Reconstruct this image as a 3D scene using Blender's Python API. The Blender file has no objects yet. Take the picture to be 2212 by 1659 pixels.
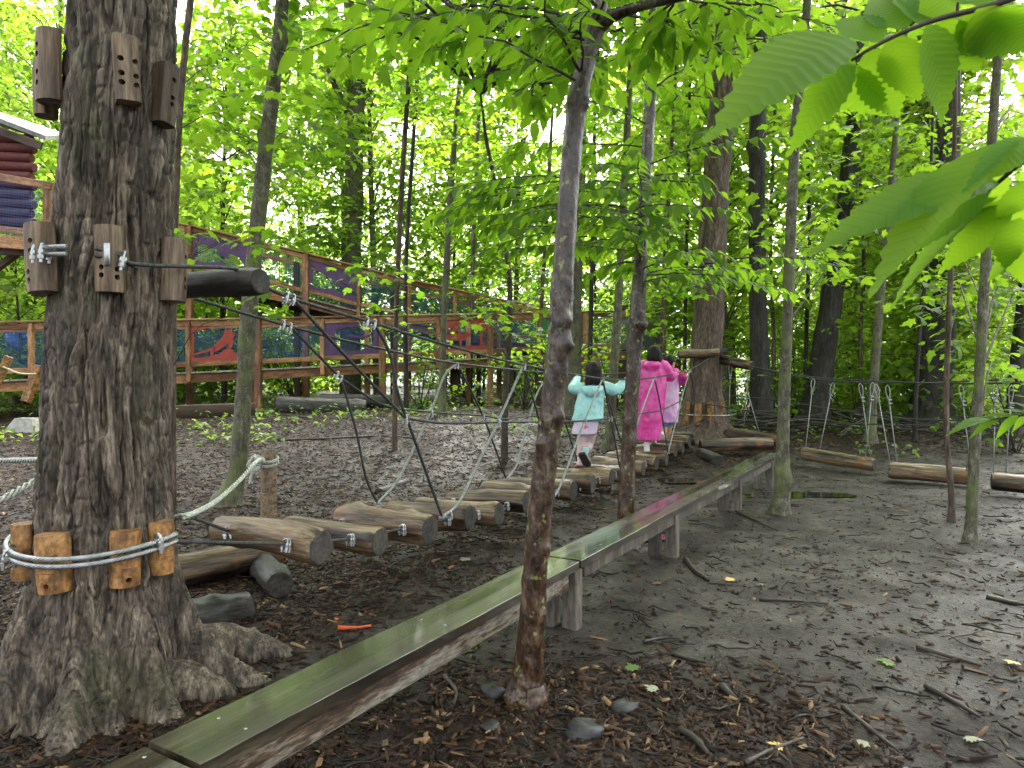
import bpy, math, random
import numpy as np
from mathutils import Vector, Matrix
random.seed(11)
RG = np.random.default_rng(11)
SC = bpy.context.scene

# ------------------------------------------------------------------ camera
FPX, CX, CY, CAMH = 1522.0, 1106.0, 829.5, 1.4      # focal length in units of a 2212 px wide picture
PITCH = math.atan(24.5 / FPX)
cam_data = bpy.data.cameras.new("camera")
cam = bpy.data.objects.new("camera", cam_data)
SC.collection.objects.link(cam)
cam_data.sensor_width = 36.0
cam_data.lens = 36.0 * FPX / 2212.0
cam_data.clip_start, cam_data.clip_end = 0.05, 600
cam.location = (0, 0, CAMH)
cam.rotation_euler = (math.pi / 2 - PITCH, 0, 0)
cam_data.dof.use_dof = True
cam_data.dof.focus_distance = 6.0
cam_data.dof.aperture_fstop = 13.0
SC.camera = cam

# ------------------------------------------------------------------ light
SUN_EL, SUN_AZ = math.radians(48), math.radians(18)
world = bpy.data.worlds.new("World"); SC.world = world; world.use_nodes = True
nt = world.node_tree; nt.nodes.clear()
sky = nt.nodes.new("ShaderNodeTexSky"); sky.sky_type = 'NISHITA'; sky.sun_disc = False
sky.sun_elevation = SUN_EL; sky.sun_rotation = SUN_AZ
sky.air_density = 1.0; sky.dust_density = 6.0; sky.ozone_density = 0.5
hs = nt.nodes.new("ShaderNodeHueSaturation"); hs.inputs["Saturation"].default_value = 0.12
bg = nt.nodes.new("ShaderNodeBackground"); bg.inputs[1].default_value = 0.15
wo = nt.nodes.new("ShaderNodeOutputWorld")
nt.links.new(sky.outputs[0], hs.inputs["Color"]); nt.links.new(hs.outputs[0], bg.inputs[0]); nt.links.new(bg.outputs[0], wo.inputs[0])
sl = bpy.data.lights.new("sun", 'SUN'); sl.energy = 1.5; sl.angle = math.radians(25); sl.color = (1, 0.97, 0.92)
so = bpy.data.objects.new("sun", sl); SC.collection.objects.link(so)
_d = Vector((math.sin(SUN_AZ) * math.cos(SUN_EL), math.cos(SUN_AZ) * math.cos(SUN_EL), math.sin(SUN_EL)))
so.rotation_euler = _d.to_track_quat('Z', 'Y').to_euler(); so.location = (0, 0, 30)
SC.view_settings.view_transform = 'Standard'
SC.view_settings.look = 'None'
SC.view_settings.exposure = 2.62
SC.view_settings.gamma = 1.0
SC.cycles.use_denoising = True
SC.cycles.denoising_input_passes = 'RGB_ALBEDO_NORMAL'
SC.cycles.denoising_prefilter = 'NONE'
SC.cycles.max_bounces = 10
SC.cycles.diffuse_bounces = 6
SC.cycles.glossy_bounces = 3
SC.cycles.transmission_bounces = 8
SC.cycles.sample_clamp_indirect = 6.0

# ------------------------------------------------------------------ picture <-> place helpers (survey of the photograph)
_f = Vector((0, math.cos(PITCH), -math.sin(PITCH))); _u = Vector((0, math.sin(PITCH), math.cos(PITCH))); _r = Vector((1, 0, 0))
def ray(px, py): return _f + _r * ((px - CX) / FPX) - _u * ((py - CY) / FPX)
O = Vector((0, 0, CAMH))
def at(px, py, Y):                      # point seen at (px,py) at depth Y
    d = ray(px, py); return O + d * (Y / d.y)
def on_z(px, py, z=0.0):
    d = ray(px, py); return O + d * ((z - CAMH) / d.z)
def on_plane(px, py, a, u):             # vertical plane through plan point a along plan direction u
    d = ray(px, py); n = Vector((-u[1], u[0], 0)); A = Vector((a[0], a[1], 0))
    return O + d * ((A - O).dot(n) / d.dot(n))
def on_cyl(px, py, c, R):               # nearest hit with vertical cylinder
    d = ray(px, py); ox, oy = -c[0], -c[1]
    a = d.x**2 + d.y**2; b = 2*(ox*d.x + oy*d.y); cc = ox*ox + oy*oy - R*R
    D = b*b - 4*a*cc
    t = (-b - math.sqrt(max(D, 0))) / (2*a)
    return O + d * t

# ------------------------------------------------------------------ noise (numpy)
def _h(ix, iy, iz):
    n = (ix * 374761393 + iy * 668265263 + iz * 2147483647 * 3 + 1013904223) & 0xFFFFFFFF
    n = ((n ^ (n >> 13)) * 1274126177) & 0xFFFFFFFF
    n = (n ^ (n >> 16)) & 0xFFFFFFFF
    return n / 2147483647.5 - 1.0
def vnoise(x, y, z=0.0):
    x = np.asarray(x, float); y = np.asarray(y, float) + 0*x; z = np.asarray(z, float) + 0*x
    ix, iy, iz = np.floor(x).astype(np.int64), np.floor(y).astype(np.int64), np.floor(z).astype(np.int64)
    fx, fy, fz = x-ix, y-iy, z-iz
    fx, fy, fz = [t*t*(3-2*t) for t in (fx, fy, fz)]
    def l(a, b, t): return a + (b-a)*t
    c = lambda i, j, k: _h(ix+i, iy+j, iz+k)
    return l(l(l(c(0,0,0), c(1,0,0), fx), l(c(0,1,0), c(1,1,0), fx), fy), l(l(c(0,0,1), c(1,0,1), fx), l(c(0,1,1), c(1,1,1), fx), fy), fz)
def fbm(x, y, z=0.0, o=4):
    s, a = 0, 0.5
    for i in range(o):
        s = s + a*vnoise(np.asarray(x)*2**i + 17.3*i, np.asarray(y)*2**i, np.asarray(z)*2**i); a *= 0.5
    return s
def sstep(a, b, x):
    t = np.clip((np.asarray(x, float)-a)/(b-a), 0, 1); return t*t*(3-2*t)

def gh(x, y):                            # height of the forest floor
    x = np.asarray(x, float); y = np.asarray(y, float)
    z = 0.62*sstep(6.5, 14.5, y)*sstep(-4.0, 1.0, -x) + 0.22*sstep(9.5, 13.5, y)*(1-sstep(-4.0, 1.0, -x))
    z = z + 0.05*fbm(x*0.45, y*0.45, 3.3)*sstep(1.0, 4.0, y)
    far = sstep(20, 60, y); z = z + far*0.6
    return z
def ghf(x, y): return float(gh(x, y))

# ------------------------------------------------------------------ objects
COL = SC.collection
W = {}
def _mesh(name, v, f, smooth, tone=None):
    me = bpy.data.meshes.new(name)
    v = np.asarray(v, np.float32)
    if isinstance(f, np.ndarray):
        n, k = f.shape
        me.vertices.add(len(v)); me.vertices.foreach_set("co", v.ravel())
        me.loops.add(n*k); me.loops.foreach_set("vertex_index", f.astype(np.int32).ravel())
        me.polygons.add(n); me.polygons.foreach_set("loop_start", np.arange(0, n*k, k, dtype=np.int32))
        me.update(calc_edges=True)
    else:
        me.from_pydata([tuple(map(float, p)) for p in v], [], f); me.update()
    if smooth: me.polygons.foreach_set("use_smooth", np.ones(len(me.polygons), bool))
    if tone is not None:
        a = me.attributes.new("tone", 'FLOAT', 'POINT'); a.data.foreach_set("value", np.asarray(tone, np.float32))
    return me
def place(o, parent, world):
    o.parent = parent
    o.matrix_basis = (W[parent.name].inverted() @ world) if parent else world
    W[o.name] = world
def obj(name, me, material=None, parent=None, world=None):
    o = bpy.data.objects.new(name, me); COL.objects.link(o)
    if material is not None and me is not None and not me.materials: me.materials.append(material)
    place(o, parent, world or Matrix()); return o
def thing(name, label, cat, loc=(0, 0, 0), group=None):
    o = bpy.data.objects.new(name, None); COL.objects.link(o); o.empty_display_size = 0.1
    place(o, None, Matrix.Translation(Vector(loc))); tag(o, label, cat, group); return o
def tag(o, label, cat, group=None):
    o["label"] = label; o["category"] = cat
    if group: o["group"] = group
    return o
def copy_thing(root, world, label, group=None):
    r = root.copy(); COL.objects.link(r); r["label"] = label; place(r, None, world)
    if group: r["group"] = group
    for ch in root.children:
        c = ch.copy(); COL.objects.link(c); c.parent = r; c.matrix_basis = ch.matrix_basis.copy()
        W[c.name] = world @ ch.matrix_basis
        for g in ch.children:
            d = g.copy(); COL.objects.link(d); d.parent = c; d.matrix_basis = g.matrix_basis.copy()
    return r

class MB:                                # collects pieces of ONE part
    def __init__(s): s.v, s.f, s.t = [], [], []
    def add(s, v, f, tone=0.5):
        b = len(s.v); s.v.extend([tuple(p) for p in v]); s.f.extend([tuple(i+b for i in q) for q in f]); s.t.extend([tone]*len(v)); return s
    def tube(s, pts, rad, n=8, cap=True, wob=0.0, seed=0.0, flat=1.0, tone=0.5):
        P = [Vector(p) for p in pts]; m = len(P)
        if not hasattr(rad, '__len__'): rad = [rad]*m
        v, f = [], []; up = None
        for i in range(m):
            d = (P[min(i+1, m-1)] - P[max(i-1, 0)]).normalized()
            if up is None:
                up = Vector((0, 0, 1)) if abs(d.z) < 0.8 else Vector((1, 0, 0))
            sx = up.cross(d).normalized(); up = d.cross(sx).normalized()
            for k in range(n):
                a = 2*math.pi*k/n; r = rad[i]
                if wob: r *= 1 + wob*float(vnoise(math.cos(a)*1.7+seed, math.sin(a)*1.7+i*0.35, seed*1.3+i*0.21))
                v.append(P[i] + sx*(math.cos(a)*r) + up*(math.sin(a)*r*flat))
        for i in range(m-1):
            for k in range(n):
                a, b = i*n+k, i*n+(k+1) % n
                f.append((a, b, b+n, a+n))
        if cap: f.append(tuple(range(n-1, -1, -1))); f.append(tuple((m-1)*n+k for k in range(n)))
        return s.add(v, f, tone)
    def box(s, c, size, M=None, bev=0.0, tone=0.5):
        x, y, z = [q/2 for q in size]; c = Vector(c)
        if bev <= 0:
            v = [(i*x, j*y, k*z) for i in (-1, 1) for j in (-1, 1) for k in (-1, 1)]
            f = [(0,1,3,2), (4,6,7,5), (0,4,5,1), (2,3,7,6), (0,2,6,4), (1,5,7,3)]
        else:
            v = []; b = min(bev, x*.9, y*.9, z*.9)
            sec = [(-y+b,-z),(y-b,-z),(y,-z+b),(y,z-b),(y-b,z),(-y+b,z),(-y,z-b),(-y,-z+b)]
            for xx, k in ((-x, (y-b)/y), (-x+b, 1), (x-b, 1), (x, (y-b)/y)):
                v += [(xx, p[0]*k, p[1]*(k if k == 1 else (z-b)/z)) for p in sec]
            f = [tuple(range(7, -1, -1)), tuple(24+i for i in range(8))]
            for q in range(3):
                for k in range(8): a, d = q*8+k, q*8+(k+1) % 8; f.append((a, d, d+8, a+8))
        vv = [(M @ Vector(p) if M else Vector(p)) + c for p in v]
        return s.add(vv, f, tone)
    def build(s, name, material, parent=None, smooth=True, recenter=True, world=None, sharp=None):
        v = np.array([tuple(p) for p in s.v], float)
        w = world or Matrix()
        if recenter and world is None:
            o = np.array([(v[:,0].min()+v[:,0].max())/2, (v[:,1].min()+v[:,1].max())/2, v[:,2].min()]); v = v - o; w = Matrix.Translation(Vector(o))
        me = _mesh(name, v, s.f, smooth, s.t)
        if smooth and sharp: sharp_edges(me, sharp)
        return obj(name, me, material, parent, w)
def sharp_edges(me, ang=0.7):
    try: me.set_sharp_from_angle(angle=ang)
    except Exception: pass
def spline(pts, n=8):                    # Catmull-Rom through points (any dimension)
    P = [np.array(p, float) for p in pts]; P = [2*P[0]-P[1]] + P + [2*P[-1]-P[-2]]; out = []
    for i in range(1, len(P)-2):
        for k in range(n):
            t = k/n; a, b, c, d = P[i-1], P[i], P[i+1], P[i+2]
            out.append(0.5*((2*b) + (c-a)*t + (2*a-5*b+4*c-d)*t*t + (3*b-a-3*c+d)*t**3))
    out.append(P[-2]); return out
def frame(p, q, roll=0.0):               # matrix whose local X runs from p to q, origin at the middle
    p, q = Vector(p), Vector(q); x = (q-p).normalized()
    up = Vector((0, 0, 1)) if abs(x.z) < 0.95 else Vector((0, 1, 0))
    y = up.cross(x).normalized(); z = x.cross(y)
    M = Matrix((x, y, z)).transposed().to_4x4() @ Matrix.Rotation(roll, 4, 'X'); M.translation = (p+q)/2; return M

# ------------------------------------------------------------------ materials
def rgb(r, g, b): return (r, g, b, 1)
def mat(name, cols, nscale=4.0, stretch=(1, 1, 1), rough=(0.6, 0.85), bump=0.4, bdist=0.01, detail=8, metal=0.0, coat=0.0, coat_r=0.1, tone=0.0, spec=0.5, rnd=0.0, bscale=None, ring=None, patch=None, subs=0.0, fine=None, zcol=None, coat_var=0.0):
    m = bpy.data.materials.new(name); m.use_nodes = True; N = m.node_tree.nodes; L = m.node_tree.links
    b = N["Principled BSDF"]; tc = N.new("ShaderNodeTexCoord"); mp = N.new("ShaderNodeMapping"); mp.inputs["Scale"].default_value = stretch
    L.new(tc.outputs["Object"], mp.inputs[0])
    if rnd:
        oi = N.new("ShaderNodeObjectInfo"); vm = N.new("ShaderNodeVectorMath"); vm.operation = 'SCALE'; vm.inputs[0].default_value = (37, 19, 53)
        L.new(oi.outputs["Random"], vm.inputs["Scale"]); L.new(vm.outputs[0], mp.inputs["Location"])
    n = N.new("ShaderNodeTexNoise"); n.inputs["Scale"].default_value = nscale; n.inputs["Detail"].default_value = detail; n.inputs["Roughness"].default_value = 0.65
    L.new(mp.outputs[0], n.inputs["Vector"])
    fac = n.outputs[0]
    if tone:
        at_ = N.new("ShaderNodeAttribute"); at_.attribute_name = "tone"
        mx = N.new("ShaderNodeMix"); mx.inputs[0].default_value = tone; L.new(fac, mx.inputs[2]); L.new(at_.outputs["Fac"], mx.inputs[3]); fac = mx.outputs[0]
    if rnd:
        ad = N.new("ShaderNodeMath"); ad.operation = 'MULTIPLY_ADD'; ad.inputs[1].default_value = rnd; L.new(oi.outputs["Random"], ad.inputs[0])
        sb = N.new("ShaderNodeMath"); sb.operation = 'SUBTRACT'; sb.inputs[1].default_value = rnd/2; L.new(fac, sb.inputs[0]); L.new(sb.outputs[0], ad.inputs[2]); fac = ad.outputs[0]
    cr = N.new("ShaderNodeValToRGB"); el = cr.color_ramp.elements
    while len(el) < len(cols): el.new(0.5)
    for e, (p, c) in zip(el, cols): e.position = p if tone else 0.5+(p-0.5)*0.6; e.color = rgb(*c)
    L.new(fac, cr.inputs[0]); colour = cr.outputs[0]
    if zcol:                             # another bark higher up the stem: (ramp, from z, to z)
        c2 = N.new("ShaderNodeValToRGB"); e2 = c2.color_ramp.elements
        while len(e2) < len(zcol[0]): e2.new(0.5)
        for e, (p, c) in zip(e2, zcol[0]): e.position = 0.5+(p-0.5)*0.6; e.color = rgb(*c)
        L.new(fac, c2.inputs[0]); sz = N.new("ShaderNodeSeparateXYZ"); L.new(tc.outputs["Object"], sz.inputs[0])
        an = N.new("ShaderNodeMath"); an.operation = 'MULTIPLY_ADD'; an.inputs[1].default_value = 1.6; L.new(n.outputs[0], an.inputs[0]); L.new(sz.outputs[2], an.inputs[2])
        zr = N.new("ShaderNodeMapRange"); zr.inputs[1].default_value = zcol[1]+.8; zr.inputs[2].default_value = zcol[2]+.8; L.new(an.outputs[0], zr.inputs[0])
        zm_ = N.new("ShaderNodeMix"); zm_.data_type = 'RGBA'; L.new(zr.outputs[0], zm_.inputs[0]); L.new(colour, zm_.inputs[6]); L.new(c2.outputs[0], zm_.inputs[7]); colour = zm_.outputs[2]
    if fine:                             # fine grain of the surface: (scale, darkest, lightest)
        fn = N.new("ShaderNodeTexNoise"); fn.inputs["Scale"].default_value = fine[0]; fn.inputs["Detail"].default_value = 4; fn.inputs["Roughness"].default_value = .7; L.new(mp.outputs[0], fn.inputs["Vector"])
        fr = N.new("ShaderNodeMapRange"); fr.inputs[1].default_value = .36; fr.inputs[2].default_value = .64; fr.inputs[3].default_value = fine[1]; fr.inputs[4].default_value = fine[2]; L.new(fn.outputs[0], fr.inputs[0])
        fm = N.new("ShaderNodeMix"); fm.data_type = 'RGBA'; fm.blend_type = 'MULTIPLY'; fm.inputs[0].default_value = 1.0; L.new(colour, fm.inputs[6]); L.new(fr.outputs[0], fm.inputs[7]); colour = fm.outputs[2]
    if patch:                            # patches of another colour: (colour, noise scale, from, to)
        pn = N.new("ShaderNodeTexNoise"); pn.inputs["Scale"].default_value = patch[1]; pn.inputs["Detail"].default_value = 5
        L.new(tc.outputs["Object"], pn.inputs["Vector"])
        pr = N.new("ShaderNodeMapRange"); pr.inputs[1].default_value = patch[2]; pr.inputs[2].default_value = patch[3]; L.new(pn.outputs[0], pr.inputs[0])
        pm = N.new("ShaderNodeMix"); pm.data_type = 'RGBA'; L.new(pr.outputs[0], pm.inputs[0]); L.new(colour, pm.inputs[6]); pm.inputs[7].default_value = rgb(*patch[0]); colour = pm.outputs[2]
    L.new(colour, b.inputs["Base Color"])
    rn = N.new("ShaderNodeTexNoise"); rn.inputs["Scale"].default_value = nscale*0.6; rn.inputs["Detail"].default_value = 4; L.new(mp.outputs[0], rn.inputs["Vector"])
    rr = N.new("ShaderNodeMapRange"); rr.inputs[1].default_value = 0.35; rr.inputs[2].default_value = 0.65; rr.inputs[3].default_value = rough[0]; rr.inputs[4].default_value = rough[1]
    L.new(rn.outputs[0], rr.inputs[0]); L.new(rr.outputs[0], b.inputs["Roughness"])
    b.inputs["Metallic"].default_value = metal; b.inputs["Specular IOR Level"].default_value = spec
    if coat: b.inputs["Coat Weight"].default_value = coat; b.inputs["Coat Roughness"].default_value = coat_r
    if coat_var:                         # standing water film in patches
        cn = N.new("ShaderNodeTexNoise"); cn.inputs["Scale"].default_value = coat_var; cn.inputs["Detail"].default_value = 5; L.new(tc.outputs["Object"], cn.inputs["Vector"])
        cm = N.new("ShaderNodeMapRange"); cm.inputs[1].default_value = .40; cm.inputs[2].default_value = .58; cm.inputs[3].default_value = .15; cm.inputs[4].default_value = coat; L.new(cn.outputs[0], cm.inputs[0]); L.new(cm.outputs[0], b.inputs["Coat Weight"])
    if subs: b.inputs["Subsurface Weight"].default_value = subs; b.inputs["Subsurface Radius"].default_value = (.02, .008, .004)
    if bump:
        bn = n
        if bscale:
            bn = N.new("ShaderNodeTexNoise"); bn.inputs["Scale"].default_value = bscale; bn.inputs["Detail"].default_value = detail; L.new(mp.outputs[0], bn.inputs["Vector"])
        bp = N.new("ShaderNodeBump"); bp.inputs["Strength"].default_value = bump; bp.inputs["Distance"].default_value = bdist
        L.new(bn.outputs[0], bp.inputs["Height"]); L.new(bp.outputs[0], b.inputs["Normal"])
    return m
def leaf_mat(name, refl, trans, mix=0.5, rough=0.4, spec=0.5, tone=True):
    m = bpy.data.materials.new(name); m.use_nodes = True; N = m.node_tree.nodes; L = m.node_tree.links
    b = N["Principled BSDF"]; out = N["Material Output"]
    oi = N.new("ShaderNodeObjectInfo"); a = N.new("ShaderNodeAttribute"); a.attribute_name = "tone"
    mm = N.new("ShaderNodeMath"); mm.operation = 'MULTIPLY_ADD'; mm.inputs[1].default_value = 0.35; mm.use_clamp = True
    L.new(oi.outputs["Random"], mm.inputs[0])
    sc = N.new("ShaderNodeMath"); sc.operation = 'MULTIPLY'; sc.inputs[1].default_value = 0.65; L.new(a.outputs["Fac"], sc.inputs[0]); L.new(sc.outputs[0], mm.inputs[2])
    def ramp(c):
        r = N.new("ShaderNodeValToRGB"); e = r.color_ramp.elements; e[0].color = rgb(*c[0]); e[1].color = rgb(*c[1]); L.new(mm.outputs[0], r.inputs[0]); return r
    r1, r2 = ramp(refl), ramp(trans)
    L.new(r1.outputs[0], b.inputs["Base Color"]); b.inputs["Roughness"].default_value = rough; b.inputs["Specular IOR Level"].default_value = spec
    t = N.new("ShaderNodeBsdfTranslucent"); L.new(r2.outputs[0], t.inputs[0])
    mx = N.new("ShaderNodeMixShader"); mx.inputs[0].default_value = mix
    L.new(b.outputs[0], mx.inputs[1]); L.new(t.outputs[0], mx.inputs[2]); L.new(mx.outputs[0], out.inputs[0]); return m

MAT = dict(
 bark_big=mat("bark_big", [(0.28,(.018,.013,.009)), (0.45,(.068,.052,.038)), (0.60,(.125,.10,.074)), (0.8,(.23,.195,.15))], 20, (1,1,0.16), (0.5,0.9), 1.0, 0.03, patch=((.055,.062,.02), 2.0, 0.54, 0.78), fine=(70, .35, 1.75)),
 bark_grey=mat("bark_grey", [(0.3,(0.046,0.043,0.028)), (0.6,(0.099,0.093,0.062)), (0.8,(0.186,0.180,0.136))], 22, (1,1,0.5), (0.6,0.9), 0.6, 0.006, patch=((.10,.13,.03), 3, 0.5, 0.7), fine=(90, .45, 1.6)),
 bark_wet=mat("bark_wet", [(0.3,(.018,.009,.005)), (0.55,(.05,.027,.014)), (0.8,(.11,.075,.045))], 14, (1,1,0.5), (0.2,0.5), 0.8, 0.008, patch=((.17,.19,.06), 26, 0.62, 0.68), bscale=40, fine=(80, .4, 1.7), zcol=([(0.3,(.012,.0075,.005)), (0.5,(.034,.023,.016)), (0.66,(.07,.053,.04)), (0.8,(.15,.13,.105))], 1.0, 1.9)),
 bark_dark=mat("bark_dark", [(0.3,(0.010,0.008,0.008)), (0.6,(0.028,0.024,0.021)), (0.85,(0.059,0.052,0.045))], 16, (1,1,0.2), (0.6,0.9), 0.8, 0.02, fine=(60, .4, 1.7)),
 bark_brown=mat("bark_brown", [(0.3,(0.040,0.026,0.018)), (0.6,(0.094,0.066,0.049)), (0.85,(0.194,0.151,0.122))], 14, (1,1,0.18), (0.6,0.9), 0.9, 0.02, fine=(60, .4, 1.7)),
 twig=mat("twig", [(0.3,(.02,.015,.011)), (0.7,(.06,.045,.033))], 20, (1,1,1), (0.6,0.9), 0.2, 0.003),
 log_wet=mat("log_wet", [(0.30,(.012,.008,.006)), (0.42,(.06,.038,.023)), (0.55,(.13,.088,.052)), (0.72,(.21,.15,.092))], 8, (0.10,1.5,1.5), (0.25,0.6), 0.9, 0.012, rnd=0.16, patch=((.20,.085,.03), 4, 0.60, 0.74), fine=(40, .4, 1.65)),
 log_end=mat("log_end", [(0.3,(.016,.015,.012)), (0.7,(.055,.05,.042))], 14, (1,1,1), (0.6,0.85), 0.5, 0.004, rnd=0.2, fine=(60, .5, 1.5)),
 log_dark=mat("log_dark", [(0.3,(.010,.010,.009)), (0.7,(.045,.042,.036))], 12, (0.2,1.2,1.2), (0.4,0.75), 0.6, 0.006, rnd=0.2, fine=(50, .45, 1.6)),
 block_old=mat("block_old", [(0.28,(.032,.020,.012)), (0.5,(.095,.062,.036)), (0.75,(.21,.15,.092))], 12, (1.4,1.4,0.12), (0.45,0.8), 0.5, 0.004, rnd=0.25, fine=(50, .55, 1.5)),
 block_new=mat("block_new", [(0.28,(.13,.06,.018)), (0.5,(.31,.155,.05)), (0.75,(.43,.25,.095))], 14, (1,1,0.7), (0.4,0.7), 0.4, 0.004, rnd=0.15, fine=(50, .6, 1.35)),
 beam_top=mat("beam_top", [(0.3,(.012,.0095,.006)), (0.5,(.028,.022,.013)), (0.62,(.046,.039,.023)), (0.8,(.085,.076,.056))], 5, (0.12,1.8,1), (0.14,0.5), 0.4, 0.002, coat=1.0, coat_r=0.08, bscale=30, fine=(60, .6, 1.4), coat_var=1.6),
 beam_side=mat("beam_side", [(0.34,(.028,.015,.008)), (0.47,(.075,.048,.028)), (0.53,(.14,.12,.09)), (0.7,(.19,.175,.145))], 5, (0.35,1.2,1.9), (0.45,0.8), 0.5, 0.004, fine=(40, .5, 1.5)),
 beam_leg=mat("beam_leg", [(0.3,(.05,.042,.032)), (0.7,(.14,.125,.10))], 8, (1,1,0.2), (0.5,0.8), 0.4, 0.004, rnd=0.2, fine=(40, .5, 1.5)),
 ramp_wood=mat("ramp_wood", [(0.28,(.14,.062,.027)), (0.5,(.29,.142,.064)), (0.75,(.42,.23,.115))], 7, (0.25,1,1), (0.5,0.8), 0.4, 0.004, rnd=0.25, fine=(40, .6, 1.4)),
 deck=mat("deck", [(0.3,(.20,.17,.15)), (0.7,(.40,.36,.33))], 6, (1,1,1), (0.15,0.4), 0.3, 0.003, rnd=0.2),
 dark_timber=mat("dark_timber", [(0.3,(.022,.014,.010)), (0.7,(.07,.045,.03))], 6, (0.25,1,1), (0.6,0.85), 0.3, 0.004),
 net=mat("net", [(0.3,(.02,.06,.19)), (0.7,(.03,.10,.27))], 5, rough=(0.5,0.7), bump=0),
 red=mat("red", [(0.3,(.075,.014,.013)), (0.7,(.13,.028,.024))], 4, rough=(0.6,0.8), bump=0.1),
 red_panel=mat("red_panel", [(0.3,(.31,.045,.036)), (0.7,(.42,.078,.06))], 4, rough=(0.6,0.8), bump=0.1),
 purple_panel=mat("purple_panel", [(0.3,(.075,.038,.12)), (0.7,(.13,.065,.19))], 4, rough=(0.6,0.8), bump=0.1),
 purple=mat("purple", [(0.3,(.03,.017,.045)), (0.7,(.06,.032,.08))], 4, rough=(0.6,0.8), bump=0.1),
 green=mat("green", [(0.3,(.02,.14,.04)), (0.7,(.04,.22,.06))], 4, rough=(0.4,0.6), bump=0.1),
 greypanel=mat("greypanel", [(0.3,(.10,.10,.10)), (0.7,(.18,.18,.18))], 4, rough=(0.4,0.6), bump=0.1),
 roof=mat("roof", [(0.3,(.09,.09,.085)), (0.7,(.18,.18,.17))], 8, rough=(0.4,0.7), bump=0.3),
 steel=mat("steel", [(0.3,(.26,.28,.29)), (0.7,(.46,.48,.49))], 30, rough=(0.25,0.45), bump=0.1, bdist=0.001, metal=0.9),
 cable=mat("cable", [(0.3,(.022,.024,.025)), (0.7,(.075,.08,.08))], 60, rough=(0.4,0.6), bump=0.2, bdist=0.001, metal=0.3),
 cable_skylit=mat("cable_skylit", [(0.3,(.15,.165,.165)), (0.7,(.31,.33,.32))], 60, rough=(0.4,0.6), bump=0.2, bdist=0.001, metal=0.3),  # paler copy of cable, sky light put into the colour
 rope=mat("rope", [(0.3,(.30,.33,.30)), (0.7,(.55,.57,.52))], 40, rough=(0.6,0.8), bump=0.3, bdist=0.002),
 yrope=mat("yrope", [(0.3,(.45,.42,.25)), (0.7,(.62,.58,.36))], 40, rough=(0.6,0.8), bump=0.3, bdist=0.002),
 concrete=mat("concrete", [(0.3,(.22,.22,.20)), (0.7,(.36,.36,.33))], 12, rough=(0.7,0.9), bump=0.4),
 hole=mat("hole", [(0.3,(.006,.005,.004)), (0.7,(.012,.009,.007))], 12, rough=(0.8,0.95), bump=0),
 chip=mat("chip", [(0.05,(.007,.0042,.003)), (0.40,(.022,.0115,.007)), (0.62,(.050,.026,.0145)), (0.82,(.11,.060,.030)), (0.97,(.29,.185,.095))], 30, (1,1,1), (0.5,0.85), 0.3, 0.003, tone=0.85, spec=0.2),
 litter=mat("litter", [(0.05,(.018,.010,.007)), (0.4,(.045,.026,.016)), (0.68,(.09,.058,.036)), (0.88,(.20,.145,.075)), (0.98,(.32,.29,.19))], 10, rough=(0.55,0.85), bump=0.2, tone=0.9, spec=0.2),
 stick=mat("stick", [(0.1,(.008,.006,.005)), (0.5,(.024,.018,.014)), (0.8,(.065,.05,.036)), (0.95,(.20,.15,.10))], 18, rough=(0.45,0.75), bump=0.3, tone=0.8),
 stone=mat("stone", [(0.3,(.012,.012,.014)), (0.7,(.045,.047,.05))], 9, rough=(0.4,0.7), bump=0.6),
 orange=mat("orange", [(0.3,(.55,.075,.02)), (0.7,(.75,.13,.05))], 10, rough=(0.5,0.7), bump=0.2),
 leaf_maple=leaf_mat("leaf_maple", ((.05,.12,.016), (.10,.20,.026)), ((.20,.44,.020), (.42,.62,.035)), 0.58, 0.5, 0.3),
 leaf_far=leaf_mat("leaf_far", ((.06,.13,.022), (.12,.21,.034)), ((.24,.46,.030), (.50,.66,.07)), 0.64, 0.55, 0.25),
 leaf_elm=leaf_mat("leaf_elm", ((.035,.10,.018), (.07,.16,.026)), ((.19,.44,.016), (.40,.62,.030)), 0.60, 0.45, 0.3),
 leaf_near=leaf_mat("leaf_near", ((.045,.13,.028), (.075,.18,.04)), ((.15,.36,.02), (.26,.46,.03)), 0.50, 0.45, 0.3),
 leaf_dark=leaf_mat("leaf_dark", ((.016,.04,.012), (.035,.07,.02)), ((.03,.08,.01), (.07,.13,.015)), 0.35, 0.5),
 plant=leaf_mat("plant", ((.07,.16,.03), (.15,.25,.05)), ((.20,.40,.03), (.42,.54,.07)), 0.45, 0.45),
)
# ------------------------------------------------------------------ ground
BA, BB = on_z(364, 1631, 0.38), on_z(1667, 978, 0.38)          # centre line of the balance beam (its two ends)
BDIR = Vector((BB.x-BA.x, BB.y-BA.y, 0)).normalized()
def beam_side(x, y): return (np.asarray(x)-BA.x)*BDIR.y - (np.asarray(y)-BA.y)*BDIR.x      # >0 : right of the beam
def mulch(x, y):                         # 1 = bark mulch, 0 = trodden mud
    x = np.asarray(x, float); y = np.asarray(y, float)
    d = beam_side(x, y) + 0.35*fbm(x*1.1, y*1.1, 9.0)
    front = (1 - sstep(2.9, 3.7, y + 0.6*np.maximum(x-0.9, 0) + 0.3*fbm(x*1.6, y*1.6, 2)))*(1 - sstep(1.0, 1.9, x+0.3*fbm(x*2, y*2, 5)))
    left = 1 - sstep(-0.9, -0.2, d)
    back = sstep(10.5, 12.5, y)
    strip = 0.75*np.exp(-((x+0.55-0.46*(y-3.65)/0.889)/0.6)**2)     # trodden strip under the log bridge
    return np.clip(np.maximum(np.maximum(front, left*(1-strip*(y < 10))), back), 0, 1)

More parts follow.
